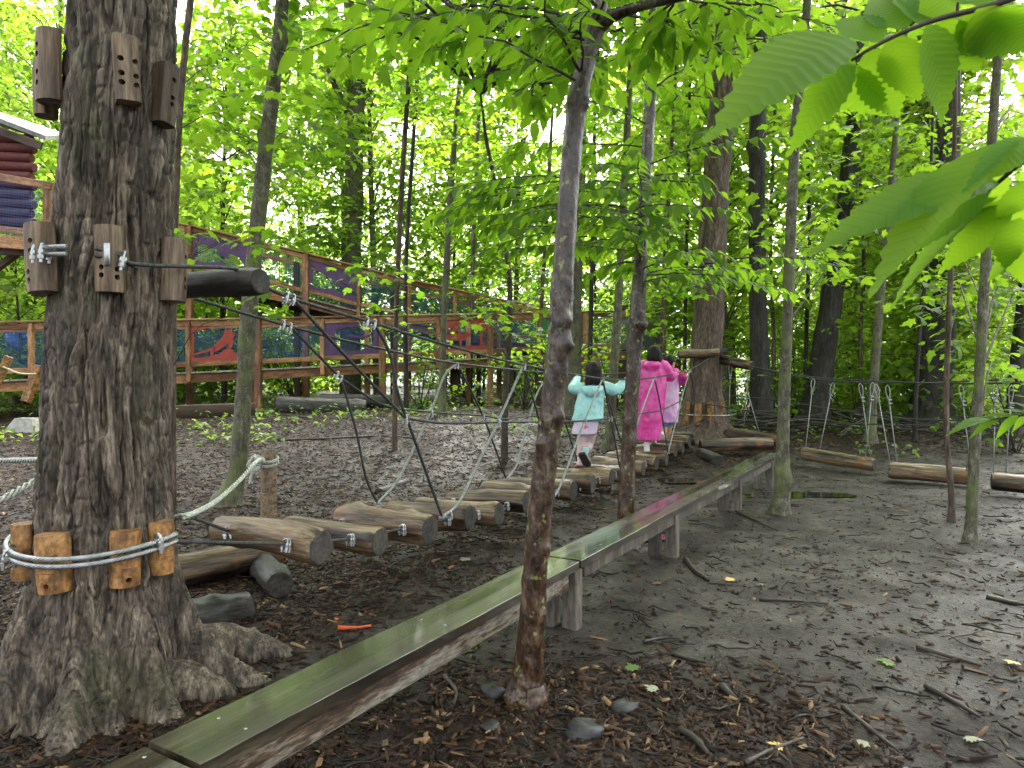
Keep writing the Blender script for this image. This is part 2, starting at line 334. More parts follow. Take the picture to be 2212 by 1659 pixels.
gx = np.concatenate([-np.geomspace(90, 9.2, 40), np.linspace(-9, 9, 300), np.geomspace(9.2, 90, 40)])
gy = np.concatenate([np.linspace(-14, 0.9, 16), np.linspace(1.0, 13, 250), np.geomspace(13.1, 170, 90)])
GX, GY = np.meshgrid(gx, gy)
GZ = gh(GX, GY)
near = sstep(1.0, 2.0, GY)*(1-sstep(12, 16, GY))*(1-sstep(7, 9, np.abs(GX)))
GM = mulch(GX, GY)
GZ = GZ + near*(0.018*fbm(GX*3.2, GY*3.2, 1.0) + (0.012+0.02*GM)*fbm(GX*9, GY*9, 4.0))
nx, ny = len(gx), len(gy)
idx = np.arange(nx*ny).reshape(ny, nx)
gf = np.stack([idx[:-1,:-1], idx[:-1,1:], idx[1:,1:], idx[1:,:-1]], -1).reshape(-1, 4)
def ground_material():
    m = bpy.data.materials.new("forest_floor"); m.use_nodes = True; N = m.node_tree.nodes; L = m.node_tree.links; b = N["Principled BSDF"]
    tc = N.new("ShaderNodeTexCoord")
    def noise(s, d=8, r=0.65, st=None):
        n = N.new("ShaderNodeTexNoise"); n.inputs["Scale"].default_value = s; n.inputs["Detail"].default_value = d; n.inputs["Roughness"].default_value = r
        if st:
            mp = N.new("ShaderNodeMapping"); mp.inputs["Scale"].default_value = st; L.new(tc.outputs["Object"], mp.inputs[0]); L.new(mp.outputs[0], n.inputs["Vector"])
        else: L.new(tc.outputs["Object"], n.inputs["Vector"])
        return n
    def ramp(src, cols):
        r = N.new("ShaderNodeValToRGB"); e = r.color_ramp.elements
        while len(e) < len(cols): e.new(0.5)
        for q, (p, c) in zip(e, cols): q.position = 0.5+(p-0.5)*0.75; q.color = rgb(*c)
        L.new(src, r.inputs[0]); return r
    a = N.new("ShaderNodeAttribute"); a.attribute_name = "tone"
    mud = ramp(noise(2.6).outputs[0], [(0.3, (.014,.0115,.0095)), (0.47, (.030,.026,.0215)), (0.60, (.055,.049,.042)), (0.76, (.098,.090,.076))])
    mul = ramp(noise(26, 10, 0.75).outputs[0], [(0.3, (.006,.004,.003)), (0.5, (.018,.011,.008)), (0.64, (.040,.025,.017)), (0.8, (.085,.056,.037))])
    mx = N.new("ShaderNodeMix"); mx.data_type = 'RGBA'; L.new(a.outputs["Fac"], mx.inputs[0]); L.new(mud.outputs[0], mx.inputs[6]); L.new(mul.outputs[0], mx.inputs[7])
    fine = ramp(noise(70, 6).outputs[0], [(0.3, (.55,.55,.55)), (0.7, (1.25,1.22,1.18))])
    mu = N.new("ShaderNodeMix"); mu.data_type = 'RGBA'; mu.blend_type = 'MULTIPLY'; mu.inputs[0].default_value = 1.0
    L.new(mx.outputs[2], mu.inputs[6]); L.new(fine.outputs[0], mu.inputs[7]); L.new(mu.outputs[2], b.inputs["Base Color"])
    mr = N.new("ShaderNodeMapRange"); mr.inputs[1].default_value = 0.4; mr.inputs[2].default_value = 0.62; mr.inputs[3].default_value = 0.38; mr.inputs[4].default_value = 0.8
    L.new(noise(1.7, 5).outputs[0], mr.inputs[0]); L.new(mr.outputs[0], b.inputs["Roughness"])
    b.inputs["Specular IOR Level"].default_value = .25
    b1 = N.new("ShaderNodeBump"); b1.inputs["Strength"].default_value = 0.8; b1.inputs["Distance"].default_value = 0.02; L.new(noise(34, 8).outputs[0], b1.inputs["Height"])
    L.new(b1.outputs[0], b.inputs["Normal"]); return m
ground = obj("ground", _mesh("ground", np.stack([GX, GY, GZ], -1).reshape(-1, 3), gf, True, GM.ravel()), ground_material()); ground["kind"] = "structure"

def zg(x, y):                            # real surface incl. the small bumps
    x = np.asarray(x, float); y = np.asarray(y, float)
    n = sstep(1.0, 2.0, y)*(1-sstep(12, 16, y))*(1-sstep(7, 9, np.abs(x)))
    return gh(x, y) + n*(0.018*fbm(x*3.2, y*3.2, 1.0) + (0.012+0.02*mulch(x, y))*fbm(x*9, y*9, 4.0))

# scatter many copies of a small template into ONE mesh
def scatter(tv, tf, pos, R, scale, tone):
    tv = np.asarray(tv, float); n = len(pos); k = len(tv)
    sc = scale[:, None, :] if scale.ndim == 2 else scale[:, None, None]
    v = np.einsum('nij,nkj->nki', R, tv[None]*sc) + pos[:, None, :]
    f = (np.asarray(tf)[None] + (np.arange(n)*k)[:, None, None]).reshape(-1, np.asarray(tf).shape[1])
    return v.reshape(-1, 3), f, np.repeat(tone, k)
def rotz(a):
    c, s, o, l = np.cos(a), np.sin(a), 0*a, 0*a+1
    return np.stack([np.stack([c, -s, o], -1), np.stack([s, c, o], -1), np.stack([o, o, l], -1)], -2)
def rotx(a):
    c, s, o, l = np.cos(a), np.sin(a), 0*a, 0*a+1
    return np.stack([np.stack([l, o, o], -1), np.stack([o, c, -s], -1), np.stack([o, s, c], -1)], -2)
def roty(a):
    c, s, o, l = np.cos(a), np.sin(a), 0*a, 0*a+1
    return np.stack([np.stack([c, o, s], -1), np.stack([o, l, o], -1), np.stack([-s, o, c], -1)], -2)

def visible_xy(n, ylo, yhi, power=1.0):
    y = ylo + (yhi-ylo)*RG.random(n)**power
    x = (RG.random(n)*2-1)*(0.76*y+0.3)
    return x, y
def litter_field(name, n, ylo, yhi, tmpl, faces, sx, sy, sz, tone, keep, material, tilt=0.25, lift=0.004, power=1.0):
    x, y = visible_xy(n, ylo, yhi, power); k = keep(x, y) > RG.random(n); x, y = x[k], y[k]; n = len(x)
    z = zg(x, y) + lift
    R = rotz(RG.random(n)*6.283) @ rotx(RG.normal(0, tilt, n)) @ roty(RG.normal(0, tilt*0.7, n))
    S = np.stack([sx(n), sy(n), sz(n)], -1)
    v, f, t = scatter(tmpl, faces, np.stack([x, y, z], -1), R, S, tone(n))
    o = obj(name, _mesh(name, v, f, False, t), material); o["kind"] = "stuff"; return o
chip_t = [(-.5,-.35,0), (.5,-.5,0), (.42,.5,0), (-.5,.4,0), (-.45,-.3,.8), (.35,-.4,1), (.4,.3,.7), (-.5,.3,1)]
chip_f = [(0,1,5,4), (1,2,6,5), (2,3,7,6), (3,0,4,7), (4,5,6,7)]
U_ = lambda a, b: (lambda n: a+(b-a)*RG.random(n)**1.6)
tone_chip = lambda n: np.clip(RG.beta(1.6, 3.2, n) + (RG.random(n) < 0.12)*0.5, 0, 1)
a1 = litter_field("wood_chips", 26000, 1.9, 5.2, chip_t, chip_f, U_(.014,.115), U_(.006,.026), U_(.003,.012), tone_chip, lambda x, y: mulch(x, y)**1.5*0.9+0.05, MAT['chip'], 0.3, 0.002)
tag(a1, "dark brown bark mulch and wood chips covering the ground near the camera", "wood chips")
a2 = litter_field("fine_mulch", 44000, 4.6, 14.5, chip_t, chip_f, U_(.02,.10), U_(.008,.03), U_(.003,.012), tone_chip, lambda x, y: mulch(x, y)**1.3*0.9+0.04, MAT['chip'], 0.3, 0.002)
tag(a2, "fine mulch and debris over the ground behind the log bridge", "wood chips")
a4 = litter_field("mud_debris", 9000, 1.9, 11, chip_t, chip_f, U_(.008,.05), U_(.004,.014), U_(.002,.007), tone_chip, lambda x, y: (1-mulch(x, y))*0.9, MAT['chip'], 0.25, 0.001)
tag(a4, "small dark wood debris trodden into the bare mud", "wood debris")
leaf4 = [(0,-.5,0), (.32,-.05,.06), (0,.5,.02), (-.32,-.05,.1)]
a3 = litter_field("fallen_leaves", 9000, 2.2, 16, leaf4, [(0,1,2,3)], U_(.02,.075), U_(.025,.085), U_(.02,.08), lambda n: RG.random(n)**1.1, lambda x, y: 0.05+0.85*sstep(8, 13, y)+0.30*mulch(x, y)*sstep(4, 6, y), MAT['litter'], 0.3, 0.008)
tag(a3, "scattered yellow and brown fallen leaves on the forest floor", "fallen leaves")
def twig_template(seed):
    m = MB(); r = np.random.default_rng(seed)
    pts = [(-.5+i/5, .05*r.normal(), .02*abs(r.normal())) for i in range(6)]
    m.tube(pts, [.010,.013,.012,.011,.009,.005], 4); return np.array(m.v), [q for q in m.f if len(q) == 4]
tv, tf = [], []
n_tw = 0
for sd in range(5):
    t_v, t_f = twig_template(sd)
    n = 1150; x, y = visible_xy(n, 1.9, 14, 1.0); z = zg(x, y)+0.006
    k = (mulch(x, y)*0.6+0.36 > RG.random(n)); x, y, z = x[k], y[k], z[k]; n = len(x)
    R = rotz(RG.normal(0.5, 1.2, n)) @ roty(RG.normal(0, .06, n))
    L_ = .03+.24*RG.random(n)**3.0; S = np.stack([L_, L_*0.7+0.04, .18+.35*RG.random(n)], -1); S[:,1] = np.clip(S[:,1], .1, .4)
    v, f, t = scatter(t_v, t_f, np.stack([x, y, z], -1), R, S, np.clip(RG.beta(1.8, 3, n), 0, 1))
    tv.append((v, f, t))
off = 0; vv, ff, tt = [], [], []
for v, f, t in tv: vv.append(v); ff.append(f+off); tt.append(t); off += len(v)
o = obj("twigs", _mesh("twigs", np.concatenate(vv), np.concatenate(ff), True, np.concatenate(tt)), MAT['stick']); o["kind"] = "stuff"
tag(o, "small dark twigs strewn over the trodden ground", "twigs")

# ------------------------------------------------------------------ leaves
def fan_leaf(outline, droop=0.25, fold=0.0):
    v = [(0, 0.38, 0.0)] + [(x, y, -droop*((y-.38)**2+x*x) + fold*abs(x)) for x, y in outline]
    n = len(outline); return np.array(v), np.array([(0, 1+i, 1+(i+1) % n) for i in range(n)])
_half = [(0,0), (.10,-.04), (.30,-.10), (.26,.06), (.52,.12), (.42,.24), (.56,.42), (.36,.44), (.40,.62), (.20,.54), (.13,.62), (.17,.76), (.07,.82)]
MAPLE = fan_leaf(_half + [(0,1.0)] + [(-x, y) for x, y in _half[:0:-1]], 0.35)
MAPLE_MID = fan_leaf([(0,0), (.34,-.06), (.30,.12), (.55,.36), (.26,.46), (.22,.72), (0,1), (-.22,.72), (-.26,.46), (-.55,.36), (-.30,.12), (-.34,-.06)], 0.3)
STAR = fan_leaf([(0,0), (.45,.05), (.30,.45), (0,1), (-.30,.45), (-.45,.05)], 0.3)
KITE = (np.array([(0,0,0), (.36,.42,.06), (0,1,-.10), (-.36,.42,.06)]), np.array([(0,1,2), (0,2,3)]))
def ovate(n=6, w=0.30, fold=0.10, serr=0.0):
    v, f = [], []
    for i in range(n+1):
        t = i/n; ww = w*math.sin(math.pi*min(1, t**0.75))*(1-0.25*t) if 0 < i < n else 0.004
        z = -0.22*t*t; s = serr*(0.5 if i % 2 else -0.5) if 0 < i < n else 0
        v += [(-ww-s, t+ s*0.6, z+fold*ww), (0, t, z), (ww+s, t+s*0.6, z+fold*ww)]
    for i in range(n):
        a = i*3; f += [(a, a+1, a+4, a+3), (a+1, a+2, a+5, a+4)]
    return np.array(v), np.array(f)
OVATE = ovate(6, .27, .25)
OVATE_TRI = (OVATE[0], np.concatenate([OVATE[1][:, [0,1,2]], OVATE[1][:, [0,2,3]]]))

def spray_leaves(rng, centers, out, radius, count, size, tilt=0.45, flat=0.16, droop=0.35):
    """leaves of flat layered twigs: returns pos, R, scale"""
    P, A = [], []
    for c, o, r in zip(centers, out, radius):
        n = max(3, int(count*(r/0.6)**1.4)); a = rng.random(n)*6.283; q = r*np.sqrt(rng.random(n))
        d = np.stack([np.cos(a)*q, np.sin(a)*q, rng.normal(0, flat*r, n) - droop*q*q/max(r, .1)], -1)
        P.append(np.asarray(c)[None]+d); A.append(a + rng.normal(0, .7, n))
    P = np.concatenate(P); A = np.concatenate(A); n = len(P)
    R = rotz(A - math.pi/2) @ rotx(-np.abs(rng.normal(0.30, tilt, n))) @ roty(rng.normal(0, tilt*0.8, n))
    return P, R, size*(0.65+0.7*rng.random(n))
def leaves_mesh(name, tmpl, P, R, S, rng, tone=None):
    v, f, t = scatter(tmpl[0], tmpl[1], P, R, S, rng.random(len(P)) if tone is None else tone)
    return _mesh(name, v, f, True, t)

# ------------------------------------------------------------------ background trees: a few kinds, copied
def trunk_mesh(m, path, rad, n=10, wob=0.1, seed=0.0): m.tube(spline(path, 5), [r for r in np.interp(np.linspace(0, 1, (len(path)-1)*5+1), np.linspace(0, 1, len(path)), rad)], n, True, wob, seed)
def bg_tree_kind(seed, height, base, rx, nspray, per, leafsize, tr, tmpl, lm, bm):
    r = np.random.default_rng(seed); m = MB()
    lean = r.normal(0, .02, 2)*height
    ax = lambda t: np.array([lean[0]*t + .12*math.sin(3*t+seed), lean[1]*t + .12*math.cos(2.6*t+seed), height*t])
    trunk_mesh(m, [ax(t) + (0 if t else np.array([0,0,-.4])) for t in (0, .03, .2, .4, .6, .8, .97)], [tr*1.5, tr*1.12, tr, tr*.85, tr*.65, tr*.4, tr*.12], 9, .12, seed)
    cen, out, rad = [], [], []
    for i in range(nspray):
        t = base + (1-base)*r.random()**0.9
        prof = math.sin(math.pi*min(1, max(.05, (t-base)/(1-base)*0.86+0.12)))**0.7
        a = r.random()*6.283; q = rx*prof*(0.25+0.75*r.random()**0.6)
        c = ax(t) + np.array([math.cos(a)*q, math.sin(a)*q, r.normal(0, .25)])
        cen.append(c); out.append(a); rad.append(.45+.55*r.random())
        if i % 3 == 0:
            p0 = ax(max(.08, t-.09)); mid = (p0+c)/2 + np.array([0,0,.12*q]); m.tube([p0, mid, c], [tr*.16+.01, tr*.10+.006, .006], 4, False)
    P, R, S = spray_leaves(r, cen, out, rad, per, leafsize)
    tone = np.clip(r.random(len(P))*0.7 + 0.3*np.repeat(0.5, len(P)), 0, 1)
    return _mesh("trunk", [tuple(p) for p in m.v], m.f, True), leaves_mesh("crown", tmpl, P, R, S, r, tone), lm, bm
KINDS = [
 bg_tree_kind(1, 15, .22, 2.8, 190, 30, .20, .15, KITE, MAT['leaf_far'], MAT['bark_dark']),
 bg_tree_kind(2, 12, .14, 2.3, 170, 30, .19, .10, STAR, MAT['leaf_far'], MAT['bark_grey']),
 bg_tree_kind(3, 19, .30, 3.4, 230, 30, .22, .21, KITE, MAT['leaf_far'], MAT['bark_brown']),
 bg_tree_kind(4, 8, .10, 1.9, 120, 30, .17, .06, STAR, MAT['leaf_far'], MAT['bark_dark']),
 bg_tree_kind(5, 16, .35, 2.9, 180, 30, .20, .17, KITE, MAT['leaf_far'], MAT['bark_grey']),
 bg_tree_kind(6, 4.0, .06, 1.5, 85, 30, .15, .03, STAR, MAT['leaf_far'], MAT['twig']),
]
KLABEL = ["dark slender tree in the dense green wood behind the clearing", "young leafy grey tree filling the green wood behind the clearing", "tall brown trunked tree deep in the wood behind the clearing",
          "small understory tree among the far trunks", "tall grey trunked tree deep in the wood behind the clearing", "low leafy shrub in the undergrowth behind the clearing"]
KNAME = ["forest_tree", "young_tree", "tall_tree", "understory_tree", "grey_tree", "leafy_shrub"]
KCAT = ["tree"]*5 + ["shrub"]
protos = {}
def bg_tree(k, x, y, rot, s):
    w = Matrix.Translation((x, y, ghf(x, y)-0.05)) @ Matrix.Rotation(rot, 4, 'Z') @ Matrix.Diagonal((s, s, s*(0.9+0.25*random.random()), 1))
    g = "background " + ("shrubs" if k == 5 else "trees of the wood")
    if k not in protos:
        t = thing(KNAME[k], KLABEL[k], KCAT[k], (0,0,0), g); tm, cm, lm, bm = KINDS[k]
        obj("trunk", tm, bm, t); c = obj("crown", cm, lm, t); c["kind"] = "stuff"
        place(t, None, w); protos[k] = t; return t
    return copy_thing(protos[k], w, KLABEL[k], g)
RL = (0.466,)                            # plan slope of the ramp
def ramp_y(x): return 13.0 + 0.466*(x+9.1)
spots = []
def try_spot(x, y, dmin):
    if any((x-a)**2+(y-b)**2 < dmin*dmin for a, b in spots): return False
    if x < 4.5 and y < ramp_y(x)+4.2: return False
    if y < 20.8 and abs(x/y+.2273) < .04: return False
    spots.append((x, y)); return True
r_ = np.random.default_rng(77)
cnt = 0
while cnt < 46:
    y = 17.5 + 20*r_.random()**1.1; x = (r_.random()*2-1)*(0.78*y+1)
    if try_spot(x, y, 1.9):
        k = r_.choice([0,1,2,3,4], p=[.08,.36,.03,.50,.03] if x > 3 else [.20,.28,.14,.26,.12] if y < 26 else [.14,.28,.06,.46,.06]); bg_tree(int(k), x, y, r_.random()*6.28, 0.85+0.35*r_.random()); cnt += 1
cnt = 0
while cnt < 40:
    y = 15.5 + 20*r_.random()**1.1; x = (r_.random()*2-1)*(0.78*y+1)
    if (x < 5 or r_.random() < .5) and try_spot(x, y, 1.3): bg_tree(5, x, y, r_.random()*6.28, 0.7+0.6*r_.random()); cnt += 1

# far wood beyond the trees one can tell apart: one mass of foliage with depth
n = 620
cy = 52 + 22*r_.random(n); cx = (r_.random(n)*2-1)*(0.8*cy+6); cz = 0.3 + 17*r_.random(n)**1.15
P, R, S = spray_leaves(r_, np.stack([cx, cy, cz], -1), np.zeros(n), 1.0+1.1*r_.random(n), 10, .45)
fw = obj("far_woodland", leaves_mesh("far_woodland", KITE, P, R, S, r_), MAT['leaf_far']); fw["kind"] = "stuff"
tag(fw, "distant mass of bright green woodland closing off the view", "woodland")

# low plants on the forest floor
n = 2600
y = 10.5+13*r_.random(n)**1.3; x = (r_.random(n)*2-1)*(0.76*y); k = (fbm(x*.5, y*.5, 7.7) > -0.05-0.02*(y-10)) & ~((np.abs(x-3.5) < .5) & (np.abs(y-12.7) < .5)) & ~((x > 2.2) & (y < 12.2-1.3*sstep(4.0, 6.0, x))) & ~((x > -3.5) & (x < 2.2) & (y < 11.6))
x, y = x[k], y[k]
P, R, S = spray_leaves(r_, np.stack([x, y, gh(x, y)+.06+.18*r_.random(len(x))**2], -1), np.zeros(len(x)), .10+.10*r_.random(len(x)), 20, .085, tilt=.4)
gp = obj("ground_plants", leaves_mesh("ground_plants", STAR, P, R, S, r_), MAT['plant']); gp["kind"] = "stuff"
tag(gp, "low light green seedlings and ground cover on the forest floor", "ground plants")
# ------------------------------------------------------------------ the big tree on the left
TC = Vector((-1.77, 3.12, 0))
T_z = [-.15, 0, .12, .25, .4, .55, .8, 1.2, 2.0, 3.05, 4.2]
T_r = [.40, .36, .335, .312, .290, .275, .260, .246, .232, .203, .19]
T_x = [-.03, -.03, -.03, -.03, -.03, -.03, -.03, -.025, .01, .07, .12]
def big_r(z): return float(np.interp(z, T_z, T_r))
def big_c(z): return Vector((TC.x + float(np.interp(z, T_z, T_x)), TC.y, z))
LOBES = [(-1.35, .38, .17, .22), (-2.15, .34, .17, .26), (-0.62, .36, .16, .22), (0.10, .46, .16, .20), (0.75, .2, .25, .22), (2.9, .32, .22, .26), (1.8, .2, .35, .25), (-2.75, .28, .17, .24), (-1.75, .20, .12, .14), (-.98, .18, .12, .14)]
def big_tree():
    root = thing("big_tree", "massive rough barked tree with flared roots and wooden blocks strapped round it", "tree", (TC.x, TC.y, 0))
    NT, zz = 460, np.concatenate([np.linspace(-.15, .5, 150), np.linspace(.505, 3.3, 520), np.linspace(3.32, 4.2, 40)])
    th = np.linspace(0, 2*math.pi, NT, endpoint=False); TH, Z = np.meshgrid(th, zz)
    r = np.interp(Z, T_z, T_r)
    for a, amp, w, h in LOBES:
        d = (TH-a+math.pi) % (2*math.pi)-math.pi
        r = r + amp*np.exp(-(d/w)**2)*np.exp(-np.clip(Z+.05, 0, 9)/h)*1.0
    r = r - .05*np.exp(-np.clip(Z, 0, 9)/.3)*(1+np.sin(TH*9+2))*.5
    c, s = np.cos(TH)*r, np.sin(TH)*r
    twist = .05*Z
    wx, wy = c + .05*fbm(c*5, s*5, Z*1.4) + twist*.3, s + .05*fbm(s*5, c*5, Z*1.4+9)
    n1 = vnoise(wx*29, wy*29, Z*3.0); n2 = vnoise(wx*62, wy*62, Z*8.5); n3 = vnoise(wx*26+5, wy*26, Z*13); n4 = vnoise(wx*95, wy*95, Z*34)
    low = 1-sstep(.05, .6, Z)*.55
    disp = .026*(np.minimum(1, np.abs(n1)*4.2)-.6) + .012*(np.minimum(1, np.abs(n2)*3.2)-.5) + .008*np.minimum(1, np.abs(n3)*4) + .004*n4
    disp = disp*(1-.35*low*(Z < .5)) + .020*fbm(c*7, s*7, Z*3)
    r = r + disp - .018*sstep(.25, .7, Z)
    X = TC.x + np.interp(Z, T_z, T_x) + np.cos(TH)*r; Y = TC.y + np.sin(TH)*r
    idx = np.arange(NT*len(zz)).reshape(len(zz), NT); j = np.roll(idx, -1, 1)
    f = np.stack([idx[:-1], j[:-1], j[1:], idx[1:]], -1).reshape(-1, 4)
    tr = obj("trunk", _mesh("trunk", np.stack([X-TC.x, Y-TC.y, Z], -1).reshape(-1, 3), f, True), MAT['bark_big'], root, Matrix.Translation((TC.x, TC.y, 0)))
    m = MB(); m.tube([big_c(4.15), big_c(4.2)+Vector((.05,0,1.2)), big_c(4.2)+Vector((.1,0,3.5)), big_c(4.2)+Vector((.1,.2,7))], [.22, .2, .17, .09], 14, True, .06, 3)
    r2 = np.random.default_rng(5); cen = []
    for i in range(55):
        a = r2.random()*6.28; q = 1.2+3.4*r2.random(); z0 = 6+4*r2.random(); c0 = big_c(4.2); p0 = Vector((c0.x+.1, c0.y, z0-1)); p1 = Vector((c0.x+math.cos(a)*q, c0.y+math.sin(a)*q, z0+.6))
        m.tube([p0, (p0+p1)/2+Vector((0,0,.2)), p1], [.06, .035, .01], 6, False); cen.append(p1)
        for _ in range(3): cen.append(p1+Vector((r2.normal()*.6, r2.normal()*.6, r2.normal()*.3)))
    m.build("upper_trunk", MAT['bark_big'], root)
    P, R, S = spray_leaves(r2, [tuple(c) for c in cen], [0]*len(cen), .5+.4*r2.random(len(cen)), 22, .14)
    cr = obj("crown", leaves_mesh("crown", MAPLE_MID, P, R, S, r2), MAT['leaf_maple'], root); cr["kind"] = "stuff"
    # exposed roots running out over the ground
    def rt(pts, rad, seed):
        pp = spline([tuple(p) for p in pts], 8); rr = np.interp(np.linspace(0, 1, len(pp)), np.linspace(0, 1, len(rad)), rad)
        MB().tube(pp, list(rr), 18, True, .22, seed).build("root", MAT['bark_big'], root)
    g = lambda px, py, z=0: on_z(px, py, z)
    rt([big_c(.10)+Vector((.2,.04,0)), g(480,1402,.05), g(545,1408,.02), g(600,1418,-.01), g(640,1432,-.06)], [.16,.12,.095,.075,.03], 1.7)
    rt([big_c(.06)+Vector((.16,-.1,0)), g(425,1490,.02), g(470,1497,-.005), g(520,1512,-.05)], [.15,.10,.065,.02], 4.2)
    rt([big_c(.10)+Vector((-.04,-.2,0)), g(110,1600,-.02), g(95,1700,-.10)], [.10,.05,.01], 8.8)
    rt([big_c(.12)+Vector((-.22,-.08,0)), g(20,1480,.06), g(-40,1540,.03), g(-120,1650,-.05)], [.12,.08,.05,.01], 6.3)
    return root
big_tree()

# ------------------------------------------------------------------ other trees one can tell apart
def px_trunk(path, Y, ext=3.5):
    P = [at(px, py, Y) for px, py, w in path]; R = [w/2/FPX*Y for px, py, w in path]
    b = P[0]; gz = ghf(b.x, b.y)
    b.z = gz
    d = (P[-1]-P[-2]).normalized()
    if ext: P.append(P[-1]+d*ext*.5); R.append(R[-1]*.75); P.append(P[-1]+d*ext*.5+Vector((.05,0,0))); R.append(R[-1]*.4)
    P.insert(0, Vector((b.x, b.y, gz-.25))); R.insert(0, R[0]*1.25)
    return P, R
def tree(name, label, path, Y, bark, regions=(), ext=3.5, seed=1, leaf=None, tmpl=None, n=14, wob=.12, knots=(), flare=None, cat="tree", extra=None, nz=9, canopy=0):
    P, R = px_trunk(path, Y, ext)
    root = thing(name, label, cat, (P[1].x, P[1].y, P[1].z))
    pp = spline([tuple(p) for p in P], nz); rr = list(np.interp(np.linspace(0, 1, len(pp)), np.linspace(0, 1, len(R)), R))
    if flare:
        for i, p in enumerate(pp): rr[i] *= 1 + flare*math.exp(-max(0, p[2]-P[1].z)/(.9*R[1]+.03))
    m = MB(); m.tube(pp, rr, n, True, wob, seed*1.37)
    V = np.array([tuple(p) for p in m.v]); ax = np.repeat(np.array([tuple(p) for p in pp]), n, 0); out = V[:len(ax)]-ax; ol = np.linalg.norm(out, axis=1)[:, None]+1e-6; out = out/ol
    dsp = np.zeros(len(ax)); r0 = R[1]
    for (kx, ky, kr, side) in knots:     # burls and branch scars swelling out of the bark
        q = np.array(tuple(at(kx, ky, Y))); w = kr/FPX*Y; k0 = int(np.argmin(np.abs(ax[:, 2]-q[2]))); a_ = ax[k0]; dv = np.array([side, -.75, 0]); dv /= np.linalg.norm(dv)
        s_ = a_ + dv*rr[k0//n]; dd = np.sum(((ax+out*ol)-s_)**2*np.array([1, 1, .8]), 1); dsp += w*.75*np.exp(-dd/(w*.9)**2)*(1+.5*vnoise(V[:len(ax), 0]*90, V[:len(ax), 1]*90, V[:len(ax), 2]*90))
    fq = 1.2/max(.04, r0); dsp += .03*ol[:, 0]*fbm(V[:len(ax), 0]*fq*2, V[:len(ax), 1]*fq*2, V[:len(ax), 2]*fq*.7)
    m.v[:len(ax)] = [tuple(p) for p in V[:len(ax)] + out*dsp[:, None]]
    r2 = np.random.default_rng(seed*13+5); lm_ = MB()
    zs = np.array([p[2] for p in pp])
    PP, RR, SS = [], [], []
    for (x0, x1, y0, y1, d0, d1, ns, per, size, rmin, rmax) in regions:
        cc, rd = [], []
        for i in range(ns):
            c = at(x0+(x1-x0)*r2.random(), y0+(y1-y0)*r2.random(), Y+d0+(d1-d0)*r2.random()); cc.append(tuple(c)); rd.append(rmin+(rmax-rmin)*r2.random())
            if i % 2 == 0:
                h = c.z - .15 - .35*math.hypot(c.x-P[1].x, c.y-P[1].y)*.6
                k = int(np.argmin(np.abs(zs-max(h, P[1].z+.5)))); p0 = Vector(pp[k]); L_ = (c-p0).length
                if L_ < 4.5: lm_.tube(spline([tuple(p0), tuple((p0+c)/2+Vector((r2.normal()*.08, r2.normal()*.08, .10*L_))), tuple(c)], 4), list(np.linspace(.0026*L_+.0025, .0015, 9)), 5, False)
        a, b, s = spray_leaves(r2, cc, [0]*len(cc), rd, per, size, tilt=.42); PP.append(a); RR.append(b); SS.append(s)
    if extra: extra(m, pp, rr)
    if canopy:                           # the high crown above the picture, shading the clearing
        tp = Vector(pp[-1]); cc = []
        for i in range(canopy):
            a_ = r2.random()*6.28; q_ = 2.6*r2.random()**.6; c0 = tp + Vector((math.cos(a_)*q_, math.sin(a_)*q_, -.4+2.4*r2.random())); cc.append(tuple(c0))
            if i % 3 == 0: lm_.tube([tuple(tp-Vector((0,0,.5))), tuple((tp+c0)/2), tuple(c0)], [.03, .02, .006], 5, False)
        a, b, s = spray_leaves(r2, cc, [0]*len(cc), [.7+.4*r2.random() for _ in cc], 14, .22); PP.append(a); RR.append(b); SS.append(s)
    m.build("trunk", MAT[bark], root)
    if lm_.v: lm_.build("branchwork", MAT['twig'], root)["kind"] = "stuff"
    if PP:
        c = obj("crown", leaves_mesh("crown", tmpl or MAPLE_MID, np.concatenate(PP), np.concatenate(RR), np.concatenate(SS), r2), MAT[leaf or 'leaf_maple'], root); c["kind"] = "stuff"
    return root, pp, rr

# (px from, to, py from, to, depth from, to, twigs, leaves, leaf size, twig radius from, to)
tree("maple_tree", "slim grey green maple with bent foot behind the rope post", [(492,1086,52), (508,1040,36), (519,960,36), (528,820,34), (540,660,35), (562,430,33), (585,230,31), (606,60,29), (610,0,27)], 7.4, 'bark_grey',
     [(390,725,-40,330,-.5,2.5,44,26,.12,.3,.6), (400,640,330,480,.5,2.5,10,22,.12,.3,.5)], canopy=45, seed=2, flare=.5, knots=[(612,95,14,.8), (590,300,9,-.6)])
tree("young_maple", "thin maple stem close behind the big trunk with a low leafy sprig", [(372,850,14), (374,700,13), (378,500,14), (386,280,13), (398,120,14), (412,0,14)], 6.0, 'bark_brown',
     [(410,560,480,545,-1.0,.2,9,17,.115,.16,.26), (390,560,120,320,0,1.5,14,22,.11,.25,.45), (560,590,640,680,-.6,.2,2,12,.10,.15,.2)], seed=3, tmpl=MAPLE)
tree("broken_limb_tree", "straight grey tree with a pale broken limb scar behind the ramp", [(756,860,48), (757,700,44), (760,540,42), (765,380,40), (768,220,38), (768,110,38), (757,40,26), (752,0,24)], 20.5, 'bark_grey',
     [(560,930,-20,300,.5,3.5,26,30,.17,.5,.9)], seed=4, extra=lambda m, pp, rr: (m.tube(spline([tuple(at(770,100,20.3)), tuple(at(780,60,20.1)), tuple(at(800,15,20)), tuple(at(815,-30,20))], 4), list(np.linspace(.2,.12,13)), 8), m.tube(spline([tuple(at(752,240,20.5)), tuple(at(735,210,20.4)), tuple(at(712,160,20.2)), tuple(at(690,120,20))], 4), list(np.linspace(.14,.05,13)), 7)))
